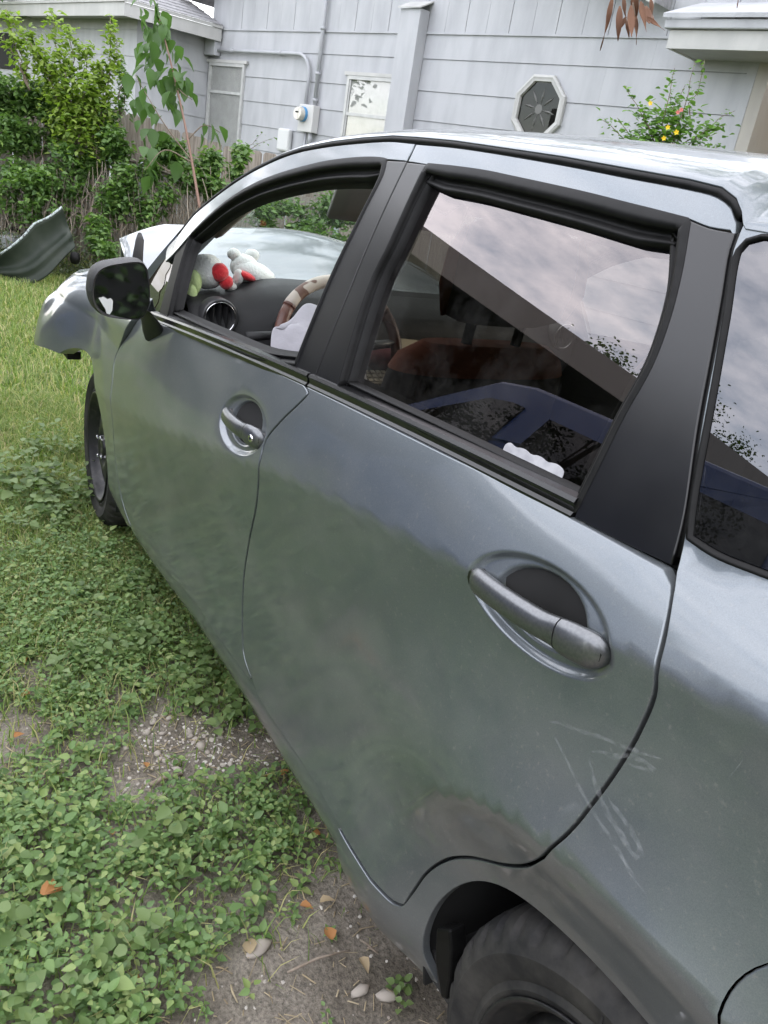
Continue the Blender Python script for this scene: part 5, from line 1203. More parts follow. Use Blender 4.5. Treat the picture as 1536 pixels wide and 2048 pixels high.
# shingle courses on the wing's hipped roof
for k in range(9):
    a = k*.18; b = a+.20; h0, h1 = zr+.34*a+.012, zr+.34*b
    mb = MB(); mb.add([HW(e0-.03+a, .05, h0), HW(e0-.03+a, e1+.05-a, h0), HW(e0-.03+b, e1+.05-b, h1), HW(e0-.03+b, .05, h1), HW(e0-.03+a, .05, h0-.012), HW(e0-.03+a, e1+.05-a, h0-.012)], [(0, 1, 2, 3), (0, 4, 5, 1)]); hp(mb.build('shingle_course', SHINGLE))
    mb = MB(); mb.add([HW(e0-.03+a, e1+.05-a, h0), HW(WS+6, e1+.05-a, h0), HW(WS+6, e1+.05-b, h1), HW(e0-.03+b, e1+.05-b, h1), HW(e0-.03+a, e1+.05-a, h0-.012), HW(WS+6, e1+.05-a, h0-.012)], [(0, 1, 2, 3), (0, 4, 5, 1)]); hp(mb.build('shingle_course', SHINGLE))
mb = MB(); hbox(mb, WS+4.56, WS+5.52, 1.2735, 1.285, 2.0, 2.6); hp(mb.build('wing_window', GAP))
for o in HP:
    if o.parent is None:
        o.location = Vector(o.location)-Vector(house.location); o.parent = house
# ================================================================== fences
BARK = pbr('vine_bark', (.12, .09, .065), .9, c2=(.20, .16, .12), nscale=50)
PICK = pbr('weathered_cedar', (.20, .165, .135), .9, c2=(.36, .32, .28), nscale=9, bump=.5, bscale=30, stretch=(6, 6, .5), detail=7)
FA = Vector((9.80, .45, 0)); FDIR = Vector((-.50, -.866, 0)); FN = Vector((-.866, .50, 0))
fence = empty('wooden_fence', FA); tag(fence, 'weathered grey picket fence sagging under vines in front of the house', 'fence')
def FW(t, o_, z): return FDIR*t+FN*o_+Vector((0, 0, z))
def ftop(t): return float(np.interp(t, [0, .9, 1.5, 2.0, 2.6, 3.2, 6], [1.62, 1.58, 1.52, 1.44, 1.36, 1.34, 1.34]))
fr_ = random.Random(5); t = -.6; k = 0
while t < 5.2:
    wv = fr_.uniform(.125, .145); h = ftop(t)+fr_.uniform(-.02, .02); tl = fr_.uniform(-.012, .012); o_ = fr_.uniform(-.004, .004)
    c = .022; P2 = [(t, 0), (t+wv, 0), (t+wv+tl, h-c), (t+wv-c+tl, h), (t+c+tl, h), (t+tl, h-c)]
    mb = MB(); mb.prism(P2, .0+o_, .016+o_, lambda a, b, hh: FW(a, hh, b)); mb.build('picket', PICK, fence); t += wv+fr_.uniform(.004, .012); k += 1
for z in (.30, 1.0):
    mb = MB()
    pts = [(tt, ftop(tt)-1.5+z) for tt in np.linspace(-.6, 5.2, 12)]
    for (a, za), (b, zb) in zip(pts[:-1], pts[1:]):
        mb.add([FW(a, .018, za+.07), FW(b, .018, zb+.07), FW(b, .056, zb+.07), FW(a, .056, za+.07), FW(a, .018, za+.16), FW(b, .018, zb+.16), FW(b, .056, zb+.16), FW(a, .056, za+.16)], fb)
    mb.build('rail', PICK, fence)
GALV = pbr('galvanised_steel', (.22, .25, .26), .45, .6, c2=(.32, .35, .35), nscale=20)
CA = Vector((9.30, .55, 0)); chain = empty('chain_link_fence', CA); tag(chain, 'galvanised chain link fence overgrown with dry vine stems', 'fence')
def CW(t, o_, z): return FDIR*t+FN*o_+Vector((0, 0, z))
def cl_t(px):
    d = cr_*((px[0]-768)/1610.43)-cu_*((px[1]-1024)/1610.43)+cf_; Q = CA-Vector(CAM_POS); tt = Q.dot(FN)/d.dot(FN); q = Vector(CAM_POS)+d*tt-CA; return q.dot(FDIR), q.z
tpost, zpost = cl_t((282, 330))
for tt in (tpost-1.85, tpost, tpost+2.0):
    MB().tube([CW(tt, 0, 0), CW(tt, 0, zpost)], .030, 12).build('post', GALV, chain, smooth=True); MB().lathe([(.033, -.02), (.033, .015), (.02, .03), (.0005, .032)], 12, 'z', CW(tt, 0, zpost)).build('post_cap', GALV, chain, smooth=True)
MB().tube([CW(tpost-2.2, 0, zpost-.03), CW(tpost+.05, 0, zpost-.03)], .02, 10).build('top_rail', GALV, chain, smooth=True)
mb = MB(); H_ = zpost-.05
for k in range(-22, 62):
    a = tpost-2.2+k*.062
    for sg in (1, -1):
        t0 = a; t1 = a+sg*H_; 
        lo_, hi_ = tpost-2.2, tpost+2.0
        if max(t0, t1) < lo_ or min(t0, t1) > hi_: continue
        z0, z1 = 0., H_
        if t1 > hi_: z1 = H_*(hi_-t0)/(t1-t0); t1 = hi_
        if t1 < lo_: z1 = H_*(lo_-t0)/(t1-t0); t1 = lo_
        if t0 < lo_: z0 = H_*(lo_-t0)/(t1-t0)*(1 if t1 > t0 else 0); t0 = lo_
        if t0 > hi_: continue
        mb.tube([CW(t0, .002*sg, z0), CW(t1, .002*sg, z1)], .0017, 4, cap=False)
o = mb.build('wire_mesh', GALV, chain); o['kind'] = 'stuff'
# ================================================================== climbing plants
VINE = leaf_mat('vine_leaf', [(0.059, 0.119, 0.037), (0.101, 0.177, 0.051), (0.144, 0.245, 0.068), (0.076, 0.144, 0.048), (0.203, 0.304, 0.085)], .42, .35)
VINEY = leaf_mat('yellow_green_leaf', [(0.140, 0.209, 0.037), (0.202, 0.278, 0.051), (0.253, 0.341, 0.069), (0.113, 0.189, 0.037)], .45, .45)
BIGL = leaf_mat('big_sapling_leaf', [(0.048, 0.102, 0.034), (0.066, 0.126, 0.042), (0.084, 0.156, 0.048), (0.144, 0.204, 0.048)], .40, .35)
def px_depth(u, v, dep):
    return Vector(CAM_POS)+(cr_*((u-768)/1610.43)-cu_*((v-1024)/1610.43)+cf_)*dep
def wander(a, b, n=8, amp=.06, r_=random):
    return [a.lerp(b, k/(n-1))+Vector((r_.uniform(-amp, amp), r_.uniform(-amp, amp), r_.uniform(-amp, amp)))*(1 if 0 < k < n-1 else .2) for k in range(n)]
vr = random.Random(21)
def foliage(parent, blobs, n, size, mat, name='leaves', T=None, droop=0.):
    """leaves spread through soft ellipsoids: (centre, radii, weight)"""
    P, yw, pi_, ro, sz = [], [], [], [], []; wts = [b[2] for b in blobs]
    for k in range(n):
        c, rad, _ = vr.choices(blobs, wts)[0]
        while True:
            q = Vector((vr.uniform(-1, 1), vr.uniform(-1, 1), vr.uniform(-1, 1)))
            if q.length < 1: break
        q = q*(.55+.45*vr.random()); p_ = Vector(c)+Vector((q.x*rad[0], q.y*rad[1], q.z*rad[2]))
        if mnoise.noise(p_*4.5) < -.16: continue
        P.append(tuple(p_)); yw.append(vr.uniform(0, 6.28)); pi_.append(vr.uniform(-.9, .5)-droop); ro.append(vr.uniform(-.8, .8)); sz.append(size*vr.uniform(.55, 1.3))
    o = leafcloud(name, P, yw, pi_, ro, sz, mat, parent, T); o['kind'] = 'stuff'
    if parent is not None: o.location = -Vector(parent.location)
    return o
def stemset(parent, lines, r_, name='stem', mat=BARK):
    for L_ in lines:
        o = MB().tube(L_, [r_*(1-.75*k/(len(L_)-1)) for k in range(len(L_))], 6).build(name, mat, parent, smooth=True); o.location = -Vector(parent.location)
def blob(u, v, dep, ru, rv, rd=.25, w=1.):
    k = dep/1610.43; c = px_depth(u, v, dep); a = cr_*ru*k; b = cu_*rv*k
    return (tuple(c), (max(abs(a.x), rd), max(abs(a.y), .06), abs(b.z)+.02), w)
# the thick mass over the fence on the left
v1 = empty('climbing_vine', px_depth(90, 520, 7.9)); v1.location.z = 0; tag(v1, 'thick dark green vine smothering the fence at the left edge', 'vine')
foliage(v1, [blob(0, 200, 7.8, 70, 60, w=2), blob(60, 190, 7.8, 70, 45, w=2), blob(30, 270, 7.75, 90, 45, w=2), blob(120, 230, 7.8, 60, 60, w=2), blob(190, 240, 7.8, 60, 50, w=2), blob(150, 320, 7.7, 90, 40, w=1.6), blob(230, 290, 7.7, 45, 45, w=1.), blob(40, 345, 7.7, 60, 30, w=.6), blob(250, 360, 7.65, 40, 50, w=.6), blob(-60, 240, 7.8, 80, 90, w=2), blob(100, 370, 7.6, 110, 45, w=1.6), blob(230, 400, 7.6, 60, 50, w=.9), blob(100, 430, 7.6, 90, 50, w=1.), blob(20, 400, 7.6, 60, 60, w=.5), blob(290, 430, 7.6, 30, 60, w=.5), blob(200, 470, 7.5, 40, 50, w=.6), blob(215, 500, 7.3, 30, 20, w=.3)], 25000, .054, VINE)
stemset(v1, [wander(px_depth(60+20*k, 520, 7.8), px_depth(40+24*k+vr.uniform(-30, 30), 180, 7.8), 10, .07, vr) for k in range(8)], .010)
v2 = empty('climbing_vine', px_depth(380, 500, 7.9)); v2.location.z = 0; tag(v2, 'green vine climbing the pickets beside the galvanised post', 'vine')
foliage(v2, [blob(340, 300, 7.75, 45, 35, w=1.6), blob(380, 350, 7.7, 55, 45, w=1.6), blob(420, 330, 7.75, 25, 40, w=.8), blob(430, 380, 7.7, 40, 30, w=1), blob(330, 400, 7.65, 40, 40, w=.6), blob(300, 345, 7.7, 30, 45, w=.8), blob(470, 340, 7.8, 14, 30, w=.5), blob(480, 305, 7.9, 10, 22, w=.3), blob(560, 430, 7.7, 120, 40, w=2.0), blob(680, 420, 7.7, 80, 45, w=1.6), blob(640, 470, 7.6, 90, 40, w=1.2)], 11000, .055, VINE)
stemset(v2, [wander(px_depth(320+25*k, 520, 7.75), px_depth(330+25*k, 300, 7.8), 8, .05, vr) for k in range(5)]+[wander(px_depth(310, 320, 7.6), px_depth(400, 390, 7.6), 7, .02, vr)], .008)
# fine tendrils reaching up the wall of the house
v3 = empty('tendril', px_depth(470, 340, 8.1)); tag(v3, 'thin vine tendril reaching above the pickets towards the meter', 'vine')
tl_ = [wander(px_depth(490, 300, 8.1), px_depth(525, 265, 8.1), 6, .01, vr), wander(px_depth(495, 300, 8.1), px_depth(550, 274, 8.1), 6, .01, vr)]
stemset(v3, tl_, .003); Pt = [q for L_ in tl_ for q in L_ for _ in range(2)]
o = leafcloud('leaves', [tuple(q+Vector((vr.uniform(-.02, .02),)*3)) for q in Pt], [vr.uniform(0, 6) for _ in Pt], [vr.uniform(-.5, .3) for _ in Pt], [0]*len(Pt), [.035]*len(Pt), VINE, v3); o.location = -Vector(v3.location)
# dead stems hanging over the lower fence
dv = MB(); dr = random.Random(9)
for k in range(380):
    u = dr.uniform(-60, 470); v0 = dr.uniform(320, 420); v1_ = dr.uniform(420, 545); dep = dr.uniform(7.55, 7.85)
    A = px_depth(u, v0, dep); B = px_depth(u+dr.uniform(-25, 25), v1_, dep-.05); B.z = max(B.z, .01)
    dv.tube(wander(A, B, 5, .035, dr), dr.uniform(.0015, .0045), 3, cap=False)
DEAD = leaf_mat('dead_stem', [(.14, .11, .085), (.22, .18, .14), (.30, .26, .21), (.10, .08, .06)], .9, 0)
o = dv.build('dead_vine_stems', DEAD); tag(o, 'tangle of dry brown vine stems hanging down the fence', 'vine stems', kind='stuff')
# undergrowth along the foot of the fence
P, yw, pi_, ro, sz = [], [], [], [], []
for k in range(2400):
    u = vr.uniform(-80, 330); q = px_depth(u, vr.uniform(470, 530), vr.uniform(7.3, 7.9)); h = vr.random()**2*.35
    P.append((q.x, q.y, .02+h)); yw.append(vr.uniform(0, 6.28)); pi_.append(vr.uniform(-.2, 1.2)); ro.append(vr.uniform(-.6, .6)); sz.append(vr.uniform(.03, .07))
o = leafcloud('fence_foot_weeds', P, yw, pi_, ro, sz, leaf_mat('grey_green_weed', [(.06, .085, .045), (.09, .12, .06), (.13, .14, .09), (.05, .08, .03)], .6, .3), None, leaf_template(.20, .15, .06)); tag(o, 'grey-green weeds along the foot of the fence', 'weeds', kind='stuff')
# yellow-green shoots rising above the vine
def shoot(label, name, tips, base, n, size, mat, spread, T=None, droop=0.):
    e = empty(name, px_depth(*base)); tag(e, label, 'sapling'); lines = []; P, yw, pi_, ro, sz = [], [], [], [], []
    for (u, v, d_) in tips:
        L_ = wander(px_depth(*base), px_depth(u, v, d_), 9, .035, vr); lines.append(L_)
        for k in range(n):
            t_ = vr.random()**.75; i = min(7, int(t_*8)); q = L_[i].lerp(L_[i+1], t_*8-i); s_ = spread*(1.1-.75*t_)
            q = q+Vector((vr.gauss(0, s_), vr.gauss(0, s_), vr.gauss(0, s_*.8))); P.append(tuple(q)); yw.append(vr.uniform(0, 6.28)); pi_.append(vr.uniform(-.8, .4)-droop); ro.append(vr.uniform(-.7, .7)); sz.append(size*vr.uniform(.6, 1.25))
    stemset(e, lines, .009); o = leafcloud('leaves', P, yw, pi_, ro, sz, mat, e, T); o['kind'] = 'stuff'; o.location = -Vector(e.location); return e
shoot('tall yellow-green sapling with many fine shoots rising over the vine', 'sapling', [(100, 15, 7.6), (60, 60, 7.6), (140, 50, 7.6), (170, 90, 7.6), (20, 20, 7.5), (205, 130, 7.6), (120, 100, 7.5), (175, 160, 7.5), (75, 110, 7.6)], (160, 300, 7.7), 330, .058, VINEY, .10)
shoot('slim bright green sapling with one upright tip beside the eave', 'sapling', [(222, 35, 7.6), (200, 120, 7.6), (235, 80, 7.6), (180, 170, 7.6)], (195, 320, 7.7), 260, .055, VINEY, .065)
shoot('small ivy column climbing in front of the wing corner', 'sapling', [(245, 110, 7.9), (250, 150, 7.9)], (240, 230, 7.9), 150, .05, VINE, .045)
shoot('wispy vine tip arching at the far left above the fence', 'sapling', [(12, 15, 7.5), (5, 60, 7.5), (30, 80, 7.5)], (60, 180, 7.6), 60, .06, VINEY, .05)
# sapling with big drooping leaves
sp_ = empty('big_leaf_sapling', px_depth(395, 430, 7.4)); sp_.location.z = 0; tag(sp_, 'young tree with big drooping leaves in front of the wing wall', 'sapling')
main = catmull([tuple(px_depth(*q)) for q in ((400, 420, 7.4), (385, 330, 7.4), (368, 240, 7.4), (350, 160, 7.4), (330, 80, 7.4), (300, -30, 7.4))], .05)
MB().tube([tuple(q) for q in main], [.014*(1-.7*k/(len(main)-1)) for k in range(len(main))], 8).build('trunk', pbr('reddish_stem', (.20, .12, .09), .7), sp_, smooth=True).location = -Vector(sp_.location)
side = [((382, 320, 7.4), (330, 250, 7.3), (270, 150, 7.3)), ((384, 325, 7.4), (330, 300, 7.3), (290, 340, 7.25)), ((375, 280, 7.4), (410, 250, 7.4), (440, 265, 7.4)), ((350, 170, 7.4), (370, 190, 7.35), (385, 200, 7.35))]
for sd_ in side:
    L_ = catmull([tuple(px_depth(*q)) for q in sd_], .05); MB().tube([tuple(q) for q in L_], [.007*(1-.6*k/(len(L_)-1)) for k in range(len(L_))], 6).build('branch', BARK, sp_, smooth=True).location = -Vector(sp_.location)
Vb, Fb = leaf_template(.36, .30, .10); bl = bpy.data.meshes.new('leaf'); bl.from_pydata(Vb.tolist(), [], Fb.tolist()); bl.polygons.foreach_set('use_smooth', [True]*len(bl.polygons)); bl.materials.append(BIGL)
LV = [(306, -5), (296, 18), (312, 35), (340, 62), (352, 135), (335, 110), (326, 145), (300, 10), (318, 0), (290, 30), (325, 25), (305, 45), (330, 50), (295, 60), (315, 70), (335, 80), (285, 85), (320, 95), (345, 100), (300, 105), (350, 120), (310, 120), (330, 130), (365, 110), (290, 95), (355, 145), (340, 150), (370, 150), (300, 140), (320, 160), (365, 175), (345, 170), (375, 190), (340, 190), (350, 205), (335, 215), (262, 150), (275, 195), (285, 180), (300, 200), (255, 225), (295, 215), (320, 230), (275, 235), (400, 245), (415, 240), (425, 255), (435, 250), (405, 260), (290, 340), (300, 345), (310, 355), (285, 330), (315, 330), (305, 300), (295, 285), (280, 265), (330, 265), (290, 250), (310, 250), (350, 330), (345, 300)]
for (u, v) in LV+[(a_+vr.uniform(-16, 16), b_+vr.uniform(-14, 14)) for a_, b_ in LV[:62] if b_ < 235]:
    q = px_depth(u+vr.uniform(-8, 8), v+vr.uniform(-8, 8), 7.4+vr.uniform(-.12, .12)); o = bpy.data.objects.new('leaf', bl); C.objects.link(o); o.parent = sp_; s_ = vr.uniform(.09, .19)
    o.location = q-Vector(sp_.location); o.rotation_euler = (vr.uniform(-.4, .4), vr.uniform(.5, 1.35), vr.uniform(0, 6.28)); o.scale = (s_, s_, s_)
# flowering shrub by the house
sh = empty('flowering_shrub', px_depth(1320, 330, 6.6)); sh.location.z = 0; tag(sh, 'leafy shrub with yellow and pink flowers seen above the car roof', 'shrub')
tips = [(1390, 125), (1350, 135), (1250, 172), (1285, 215), (1205, 240), (1235, 235), (1410, 120), (1470, 222), (1450, 250), (1370, 170), (1340, 190), (1310, 215), (1400, 290), (1280, 260), (1440, 290)]
lines = [wander(px_depth(1330+vr.uniform(-25, 25), 330, 6.6), px_depth(u, v, 6.6), 8, .025, vr) for u, v in tips]; stemset(sh, lines, .007)
P, yw, pi_, ro, sz = [], [], [], [], []
for L_ in lines:
    for k in range(46):
        t_ = vr.random(); i = min(6, int(t_*7)); q = L_[i].lerp(L_[i+1], t_*7-i); g_ = .05*(1.15-t_); P.append(tuple(q+Vector((vr.gauss(0, g_), vr.gauss(0, g_), vr.gauss(0, g_*.8))))); yw.append(vr.uniform(0, 6.28)); pi_.append(vr.uniform(-.5, .6)); ro.append(vr.uniform(-.6, .6)); sz.append(.065*vr.uniform(.5, 1.2)*(1.1-.4*t_))
for k in range(560):
    q = px_depth(1335+vr.gauss(0, 45), 265+vr.gauss(0, 30), 6.6+vr.uniform(-.15, .15)); P.append(tuple(q)); yw.append(vr.uniform(0, 6.28)); pi_.append(vr.uniform(-.5, .6)); ro.append(vr.uniform(-.6, .6)); sz.append(.065*vr.uniform(.6, 1.2))
o = leafcloud('leaves', P, yw, pi_, ro, sz, leaf_mat('shrub_leaf', [(0.075, 0.150, 0.038), (0.120, 0.225, 0.053), (0.150, 0.270, 0.060)], .45, .35), sh); o['kind'] = 'stuff'; o.location = -Vector(sh.location)
YEL = pbr('yellow_petal', (.75, .55, .03), .6); PNK = pbr('pink_petal', (.65, .22, .20), .6)
for (u, v, mt, r_) in ((1300, 207, YEL, .022), (1335, 255, YEL, .022), (1352, 265, YEL, .024), (1327, 277, YEL, .022), (1362, 220, PNK, .02), (1355, 225, PNK, .02)):
    c = px_depth(u, v, 6.4); mb = MB()
    for k in range(5):
        a = 1.257*k; d_ = Vector((-.8, .5, .2)).normalized(); e1_ = d_.cross(Vector((0, 0, 1))).normalized(); e2_ = d_.cross(e1_)
        r1 = e1_*math.cos(a)+e2_*math.sin(a); r2_ = e1_*math.cos(a+.6)+e2_*math.sin(a+.6); r0 = e1_*math.cos(a-.6)+e2_*math.sin(a-.6)
        mb.add([c, c+r0*r_*.6+d_*.01, c+r1*r_+d_*.006, c+r2_*r_*.6+d_*.01], [(0, 1, 2), (0, 2, 3)])
    o = mb.build('flower', mt, sh); o.location = -Vector(sh.location)
# dead leaves hanging from a branch above the frame
hb_ = empty('dead_branch', px_depth(1262, -60, 3.1)); tag(hb_, 'bunch of withered brown leaves hanging from a branch overhead', 'branch')
BRN = leaf_mat('withered_leaf', [(.10, .05, .03), (.15, .075, .045), (.20, .11, .07)], .75, .1)
L_ = [px_depth(u, v, 3.1) for u, v in ((1480, -160), (1380, -110), (1300, -80), (1262, -40), (1266, 10), (1270, 30))]
MB().tube([tuple(q) for q in L_], [.012, .010, .008, .006, .004, .003], 7).build('branch', BARK, hb_, smooth=True).location = -Vector(hb_.location)
def curl_leaf(c, dirv, l, w_, curl, tw):
    d_ = dirv.normalized(); sd2 = d_.cross(Vector((.6, -.5, .3))).normalized(); nn = d_.cross(sd2); rows = []; p_ = Vector(c)
    for i in range(9):
        t_ = i/8; ww = w_*math.sin(math.pi*min(.97, max(.06, t_**.8)))*.5; ang = curl*t_
        dd = d_*math.cos(ang)+nn*math.sin(ang); p_ = p_+dd*l/8; s2 = (sd2*math.cos(tw*t_)+nn*math.sin(tw*t_))
        rows.append([p_-s2*ww+nn*ww*.5, p_-s2*ww*.4, p_, p_+s2*ww*.4, p_+s2*ww+nn*ww*.5])
    return rows
for (u, v, du, dv_, l, w_) in ((1228, -20, -.2, 1, .17, .05), (1245, -15, .1, 1, .12, .045), (1262, 0, 0, 1, .13, .05), (1280, -5, .15, 1, .10, .045), (1290, 5, .1, 1, .11, .05), (1272, 25, .0, 1, .09, .035), (1255, 30, -.5, .8, .06, .03), (1290, 30, .6, .6, .07, .03), (1240, 5, -.1, 1, .10, .04), (1300, -10, .2, 1, .09, .04), (1478, -22, -.1, 1, .05, .03), (1266, -30, .1, 1, .10, .05)):
    d_ = cr_*du-cu_*dv_+cf_*vr.uniform(-.3, .3); mb = MB(); mb.grid(curl_leaf(px_depth(u, v, 3.1+vr.uniform(-.05, .05)), d_, l*1.25, w_*.62, vr.uniform(-1.7, 1.7), vr.uniform(-3.5, 3.5))); o = mb.build('leaf', BRN, hb_, smooth=True, solid=.0008); o.location = -Vector(hb_.location)
# the tree it belongs to stands right of the frame and overhangs the car
ot = empty('overhanging_tree', (-.9, -4.3, 0)); tag(ot, 'tree right of the house front whose branches overhang the car roof', 'tree'); oq = random.Random(77)
MB().tube([(0, 0, 0), (.1, .1, 1.6), (.25, .3, 3.2), (.6, .8, 4.6)], [.20, .16, .13, .09], 10).build('trunk', BARK, ot, smooth=True)
P, yw, pi_, ro, sz = [], [], [], [], []
for k in range(26):
    a = oq.uniform(-.5, 1.5); l = oq.uniform(2.2, 7.0); tip = Vector((.5+l*math.cos(a), .7+l*math.sin(a), 4.4+oq.uniform(.0, 2.8))); L_ = wander(Vector((.4, .55, 3.9)), tip, 8, .16, oq)
    MB().tube([tuple(q) for q in L_], [.05*(1-.85*i/7) for i in range(8)], 6).build('limb', BARK, ot, smooth=True)
    for j in range(5):
        i = oq.randrange(3, 8); q = L_[i]; e_ = q+Vector((oq.uniform(-.7, .7), oq.uniform(-.7, .7), oq.uniform(-.1, .5))); MB().tube([tuple(z) for z in wander(q, e_, 5, .06, oq)], [.012, .010, .008, .006, .003], 4).build('twig', BARK, ot, smooth=True)
        for m in range(70):
            z = q.lerp(e_, oq.random()); P.append((z.x+oq.gauss(0, .14), z.y+oq.gauss(0, .14), z.z+oq.gauss(0, .10))); yw.append(oq.uniform(0, 6.28)); pi_.append(oq.uniform(-.9, .4)); ro.append(oq.uniform(-.8, .8)); sz.append(oq.uniform(.05, .10))
for k in range(12):
    a = oq.uniform(.5, 1.45); l = oq.uniform(1.0, 4.0); tip = Vector((.5+l*math.cos(a), .7+l*math.sin(a), 4.6+oq.uniform(.2, 2.6))); L_ = wander(Vector((.5, .7, 4.3)), tip, 7, .16, oq)
    MB().tube([tuple(q) for q in L_], [.04*(1-.85*i/6) for i in range(7)], 6).build('limb', BARK, ot, smooth=True)
    for m in range(520):
        z = L_[oq.randrange(2, 7)]; P.append((z.x+oq.gauss(0, .38), z.y+oq.gauss(0, .38), z.z+oq.gauss(0, .25))); yw.append(oq.uniform(0, 6.28)); pi_.append(oq.uniform(-.9, .4)); ro.append(oq.uniform(-.8, .8)); sz.append(oq.uniform(.06, .11))
leafcloud('crown', P, yw, pi_, ro, sz, VINE, ot)['kind'] = 'stuff'
# ================================================================== torn-off bumper cover on the grass
BUMP = pbr('dusty_dark_green_grey_paint', (.018, .026, .018), .5, 0., c2=(.032, .040, .030), nscale=6, coat=.0, spec=.3)
bc = empty('bumper_cover', px_depth(40, 566, 7.0)); bc.location.z = 0; tag(bc, 'torn-off dark bumper cover lying on edge in the grass', 'bumper')
topc = [(-170, 640), (-90, 580), (-10, 517), (28, 490), (52, 468), (68, 449), (95, 437), (124, 415)]; botc = [(-170, 690), (-90, 640), (-10, 560), (25, 568), (60, 569), (92, 553), (122, 522), (151, 493)]
def samp(c, t_): 
    q = catmull(c, 4.); return q[min(len(q)-1, int(t_*(len(q)-1)))]
rows = []
for t_ in np.linspace(0, 1, 30):
    a, b = samp(topc, t_), samp(botc, t_); row = []
    for w_ in np.linspace(0, 1, 16):
        q = a+(b-a)*w_; dep = 7.02-.10*(1-w_)+.06*math.sin(math.pi*w_)-.05*math.exp(-((w_-.68)/.10)**2)+.45*(t_-.6)**2
        p_ = px_depth(q[0], q[1], dep); p_.z = max(p_.z, .004); row.append(tuple(p_-Vector(bc.location)))
    rows.append(row)
mb = MB(); mb.grid(rows); mb.build('cover_shell', BUMP, bc, smooth=True, solid=.012)
edge = [Vector(r_[0])+Vector((.0, 0, .004)) for r_ in rows if True]
MB().tube([tuple(q) for q in edge[17:]], .010, 6).build('torn_edge', pbr('pale_torn_edge', (.40, .46, .46), .6, c2=(.1, .1, .1), nscale=60, mixpos=(.5, .6)), bc, smooth=True)
c = px_depth(150, 517, 7.05)-Vector(bc.location); mb = MB(); mb.lathe([(.0005, -.05), (.035, -.04), (.045, 0), (.035, .05), (.0005, .06)], 12, 'z', c); mb.build('rubber_end', RUBBER, bc, smooth=True)
wl = empty('wiring_scrap', px_depth(20, 480, 8.0)); wl.location.z = 0; tag(wl, 'black broken wiring and grey plastic scrap behind the bumper cover', 'car scrap')
def pl(pts, r_, name, mat): MB().tube([tuple(px_depth(*q)-Vector(wl.location)) for q in pts], r_, 8).build(name, mat, wl, smooth=True)
pl([(-10, 470, 7.9), (8, 465, 7.9), (16, 455, 7.85), (14, 442, 7.85), (22, 433, 7.85)], .022, 'bent_bracket', RUBBER); pl([(14, 458, 7.85), (28, 457, 7.8), (40, 464, 7.8)], .020, 'bent_bracket', RUBBER); pl([(30, 486, 7.7), (50, 478, 7.65), (70, 462, 7.6)], .014, 'cable', RUBBER)
mb = MB(); q = px_depth(12, 480, 7.75)-Vector(wl.location); mb.box(q, (.35, .30, .12), Matrix.Rotation(.5, 3, 'Z')); mb.build('grey_plastic_piece', pbr('grey_plastic', (.35, .37, .38), .5), wl, bevel=.03)
# leaf litter by the fence foot
P = []; 
for k in range(500):
    q = px_ground(vr.uniform(150, 260), vr.uniform(515, 555)); P.append((q.x, q.y, .01+vr.random()*.02))
o = leafcloud('leaf_litter', P, rng.uniform(0, 6.28, 500), rng.uniform(-.3, .3, 500), rng.uniform(-.5, .5, 500), rng.uniform(.03, .06, 500), leaf_mat('litter', [(.22, .12, .07), (.36, .27, .20), (.45, .40, .34), (.16, .09, .06)], .8, .1)); tag(o, 'brown leaf litter in front of the fence', 'leaf litter', kind='stuff')
# ================================================================== soft toys and clutter in the car
PLUSH = pbr('white_plush', (.66, .675, .66), .95, bump=.4, bscale=160, sheen=.5); RED = pbr('red_plush', (.55, .015, .025), .9, bump=.4, bscale=160, sheen=.4); LIME = pbr('lime_plush', (.50, .62, .30), .95, bump=.4, bscale=120); BLUEP = pbr('light_blue_plush', (.16, .42, .66), .9)
def ball(mb, c, r_, rot=None, n=14, seed=0):
    """soft ellipsoid with slight dents"""
    V = []; Fc = []
    for i in range(n+1):
        th = math.pi*i/n
        for k in range(2*n):
            ph = math.pi*k/n; q = Vector((math.sin(th)*math.cos(ph), math.sin(th)*math.sin(ph), math.cos(th))); d_ = 1+.05*mnoise.noise(q*2.2+Vector((seed, 0, 0)))
            q = Vector((q.x*r_[0], q.y*r_[1], q.z*r_[2]))*d_
            if rot is not None: q = rot@q
            V.append(q+Vector(c))
    m = 2*n
    for i in range(n):
        for k in range(m): Fc.append((i*m+k, (i+1)*m+k, (i+1)*m+(k+1) % m, i*m+(k+1) % m))
    return mb.add(V, Fc)
def soft(name, c, r_, mat, parent, rot=None, seed=0):
    return ball(MB(), Vector(c)-Vector(parent.location), r_, rot, 14, seed).build(name, mat, parent, smooth=True)
RX = lambda a: Matrix.Rotation(a, 3, 'X')
t1 = empty('plush_toy', (1.97, .625, 1.01)); tag(t1, 'white plush toy with a big red patch and lime tuft at the windscreen corner', 'plush toy')
soft('body', (1.97, .632, 1.062), (.062, .052, .048), PLUSH, t1, RX(-.3), 1); soft('red_patch', (1.918, .612, 1.070), (.024, .026, .026), RED, t1, RX(.5), 2); soft('red_patch', (1.918, .590, 1.045), (.020, .020, .020), RED, t1, None, 3)
soft('paw', (1.945, .565, 1.028), (.020, .018, .015), PLUSH, t1, None, 4); soft('lime_tuft', (1.93, .680, 1.035), (.030, .022, .034), LIME, t1, None, 5); soft('lime_tuft', (1.91, .692, 1.00), (.022, .018, .035), LIME, t1, None, 6)
t2 = empty('plush_toy', (2.0, .50, 1.01)); tag(t2, 'white plush toy with round ears and red scarf in the middle of the dashboard', 'plush toy')
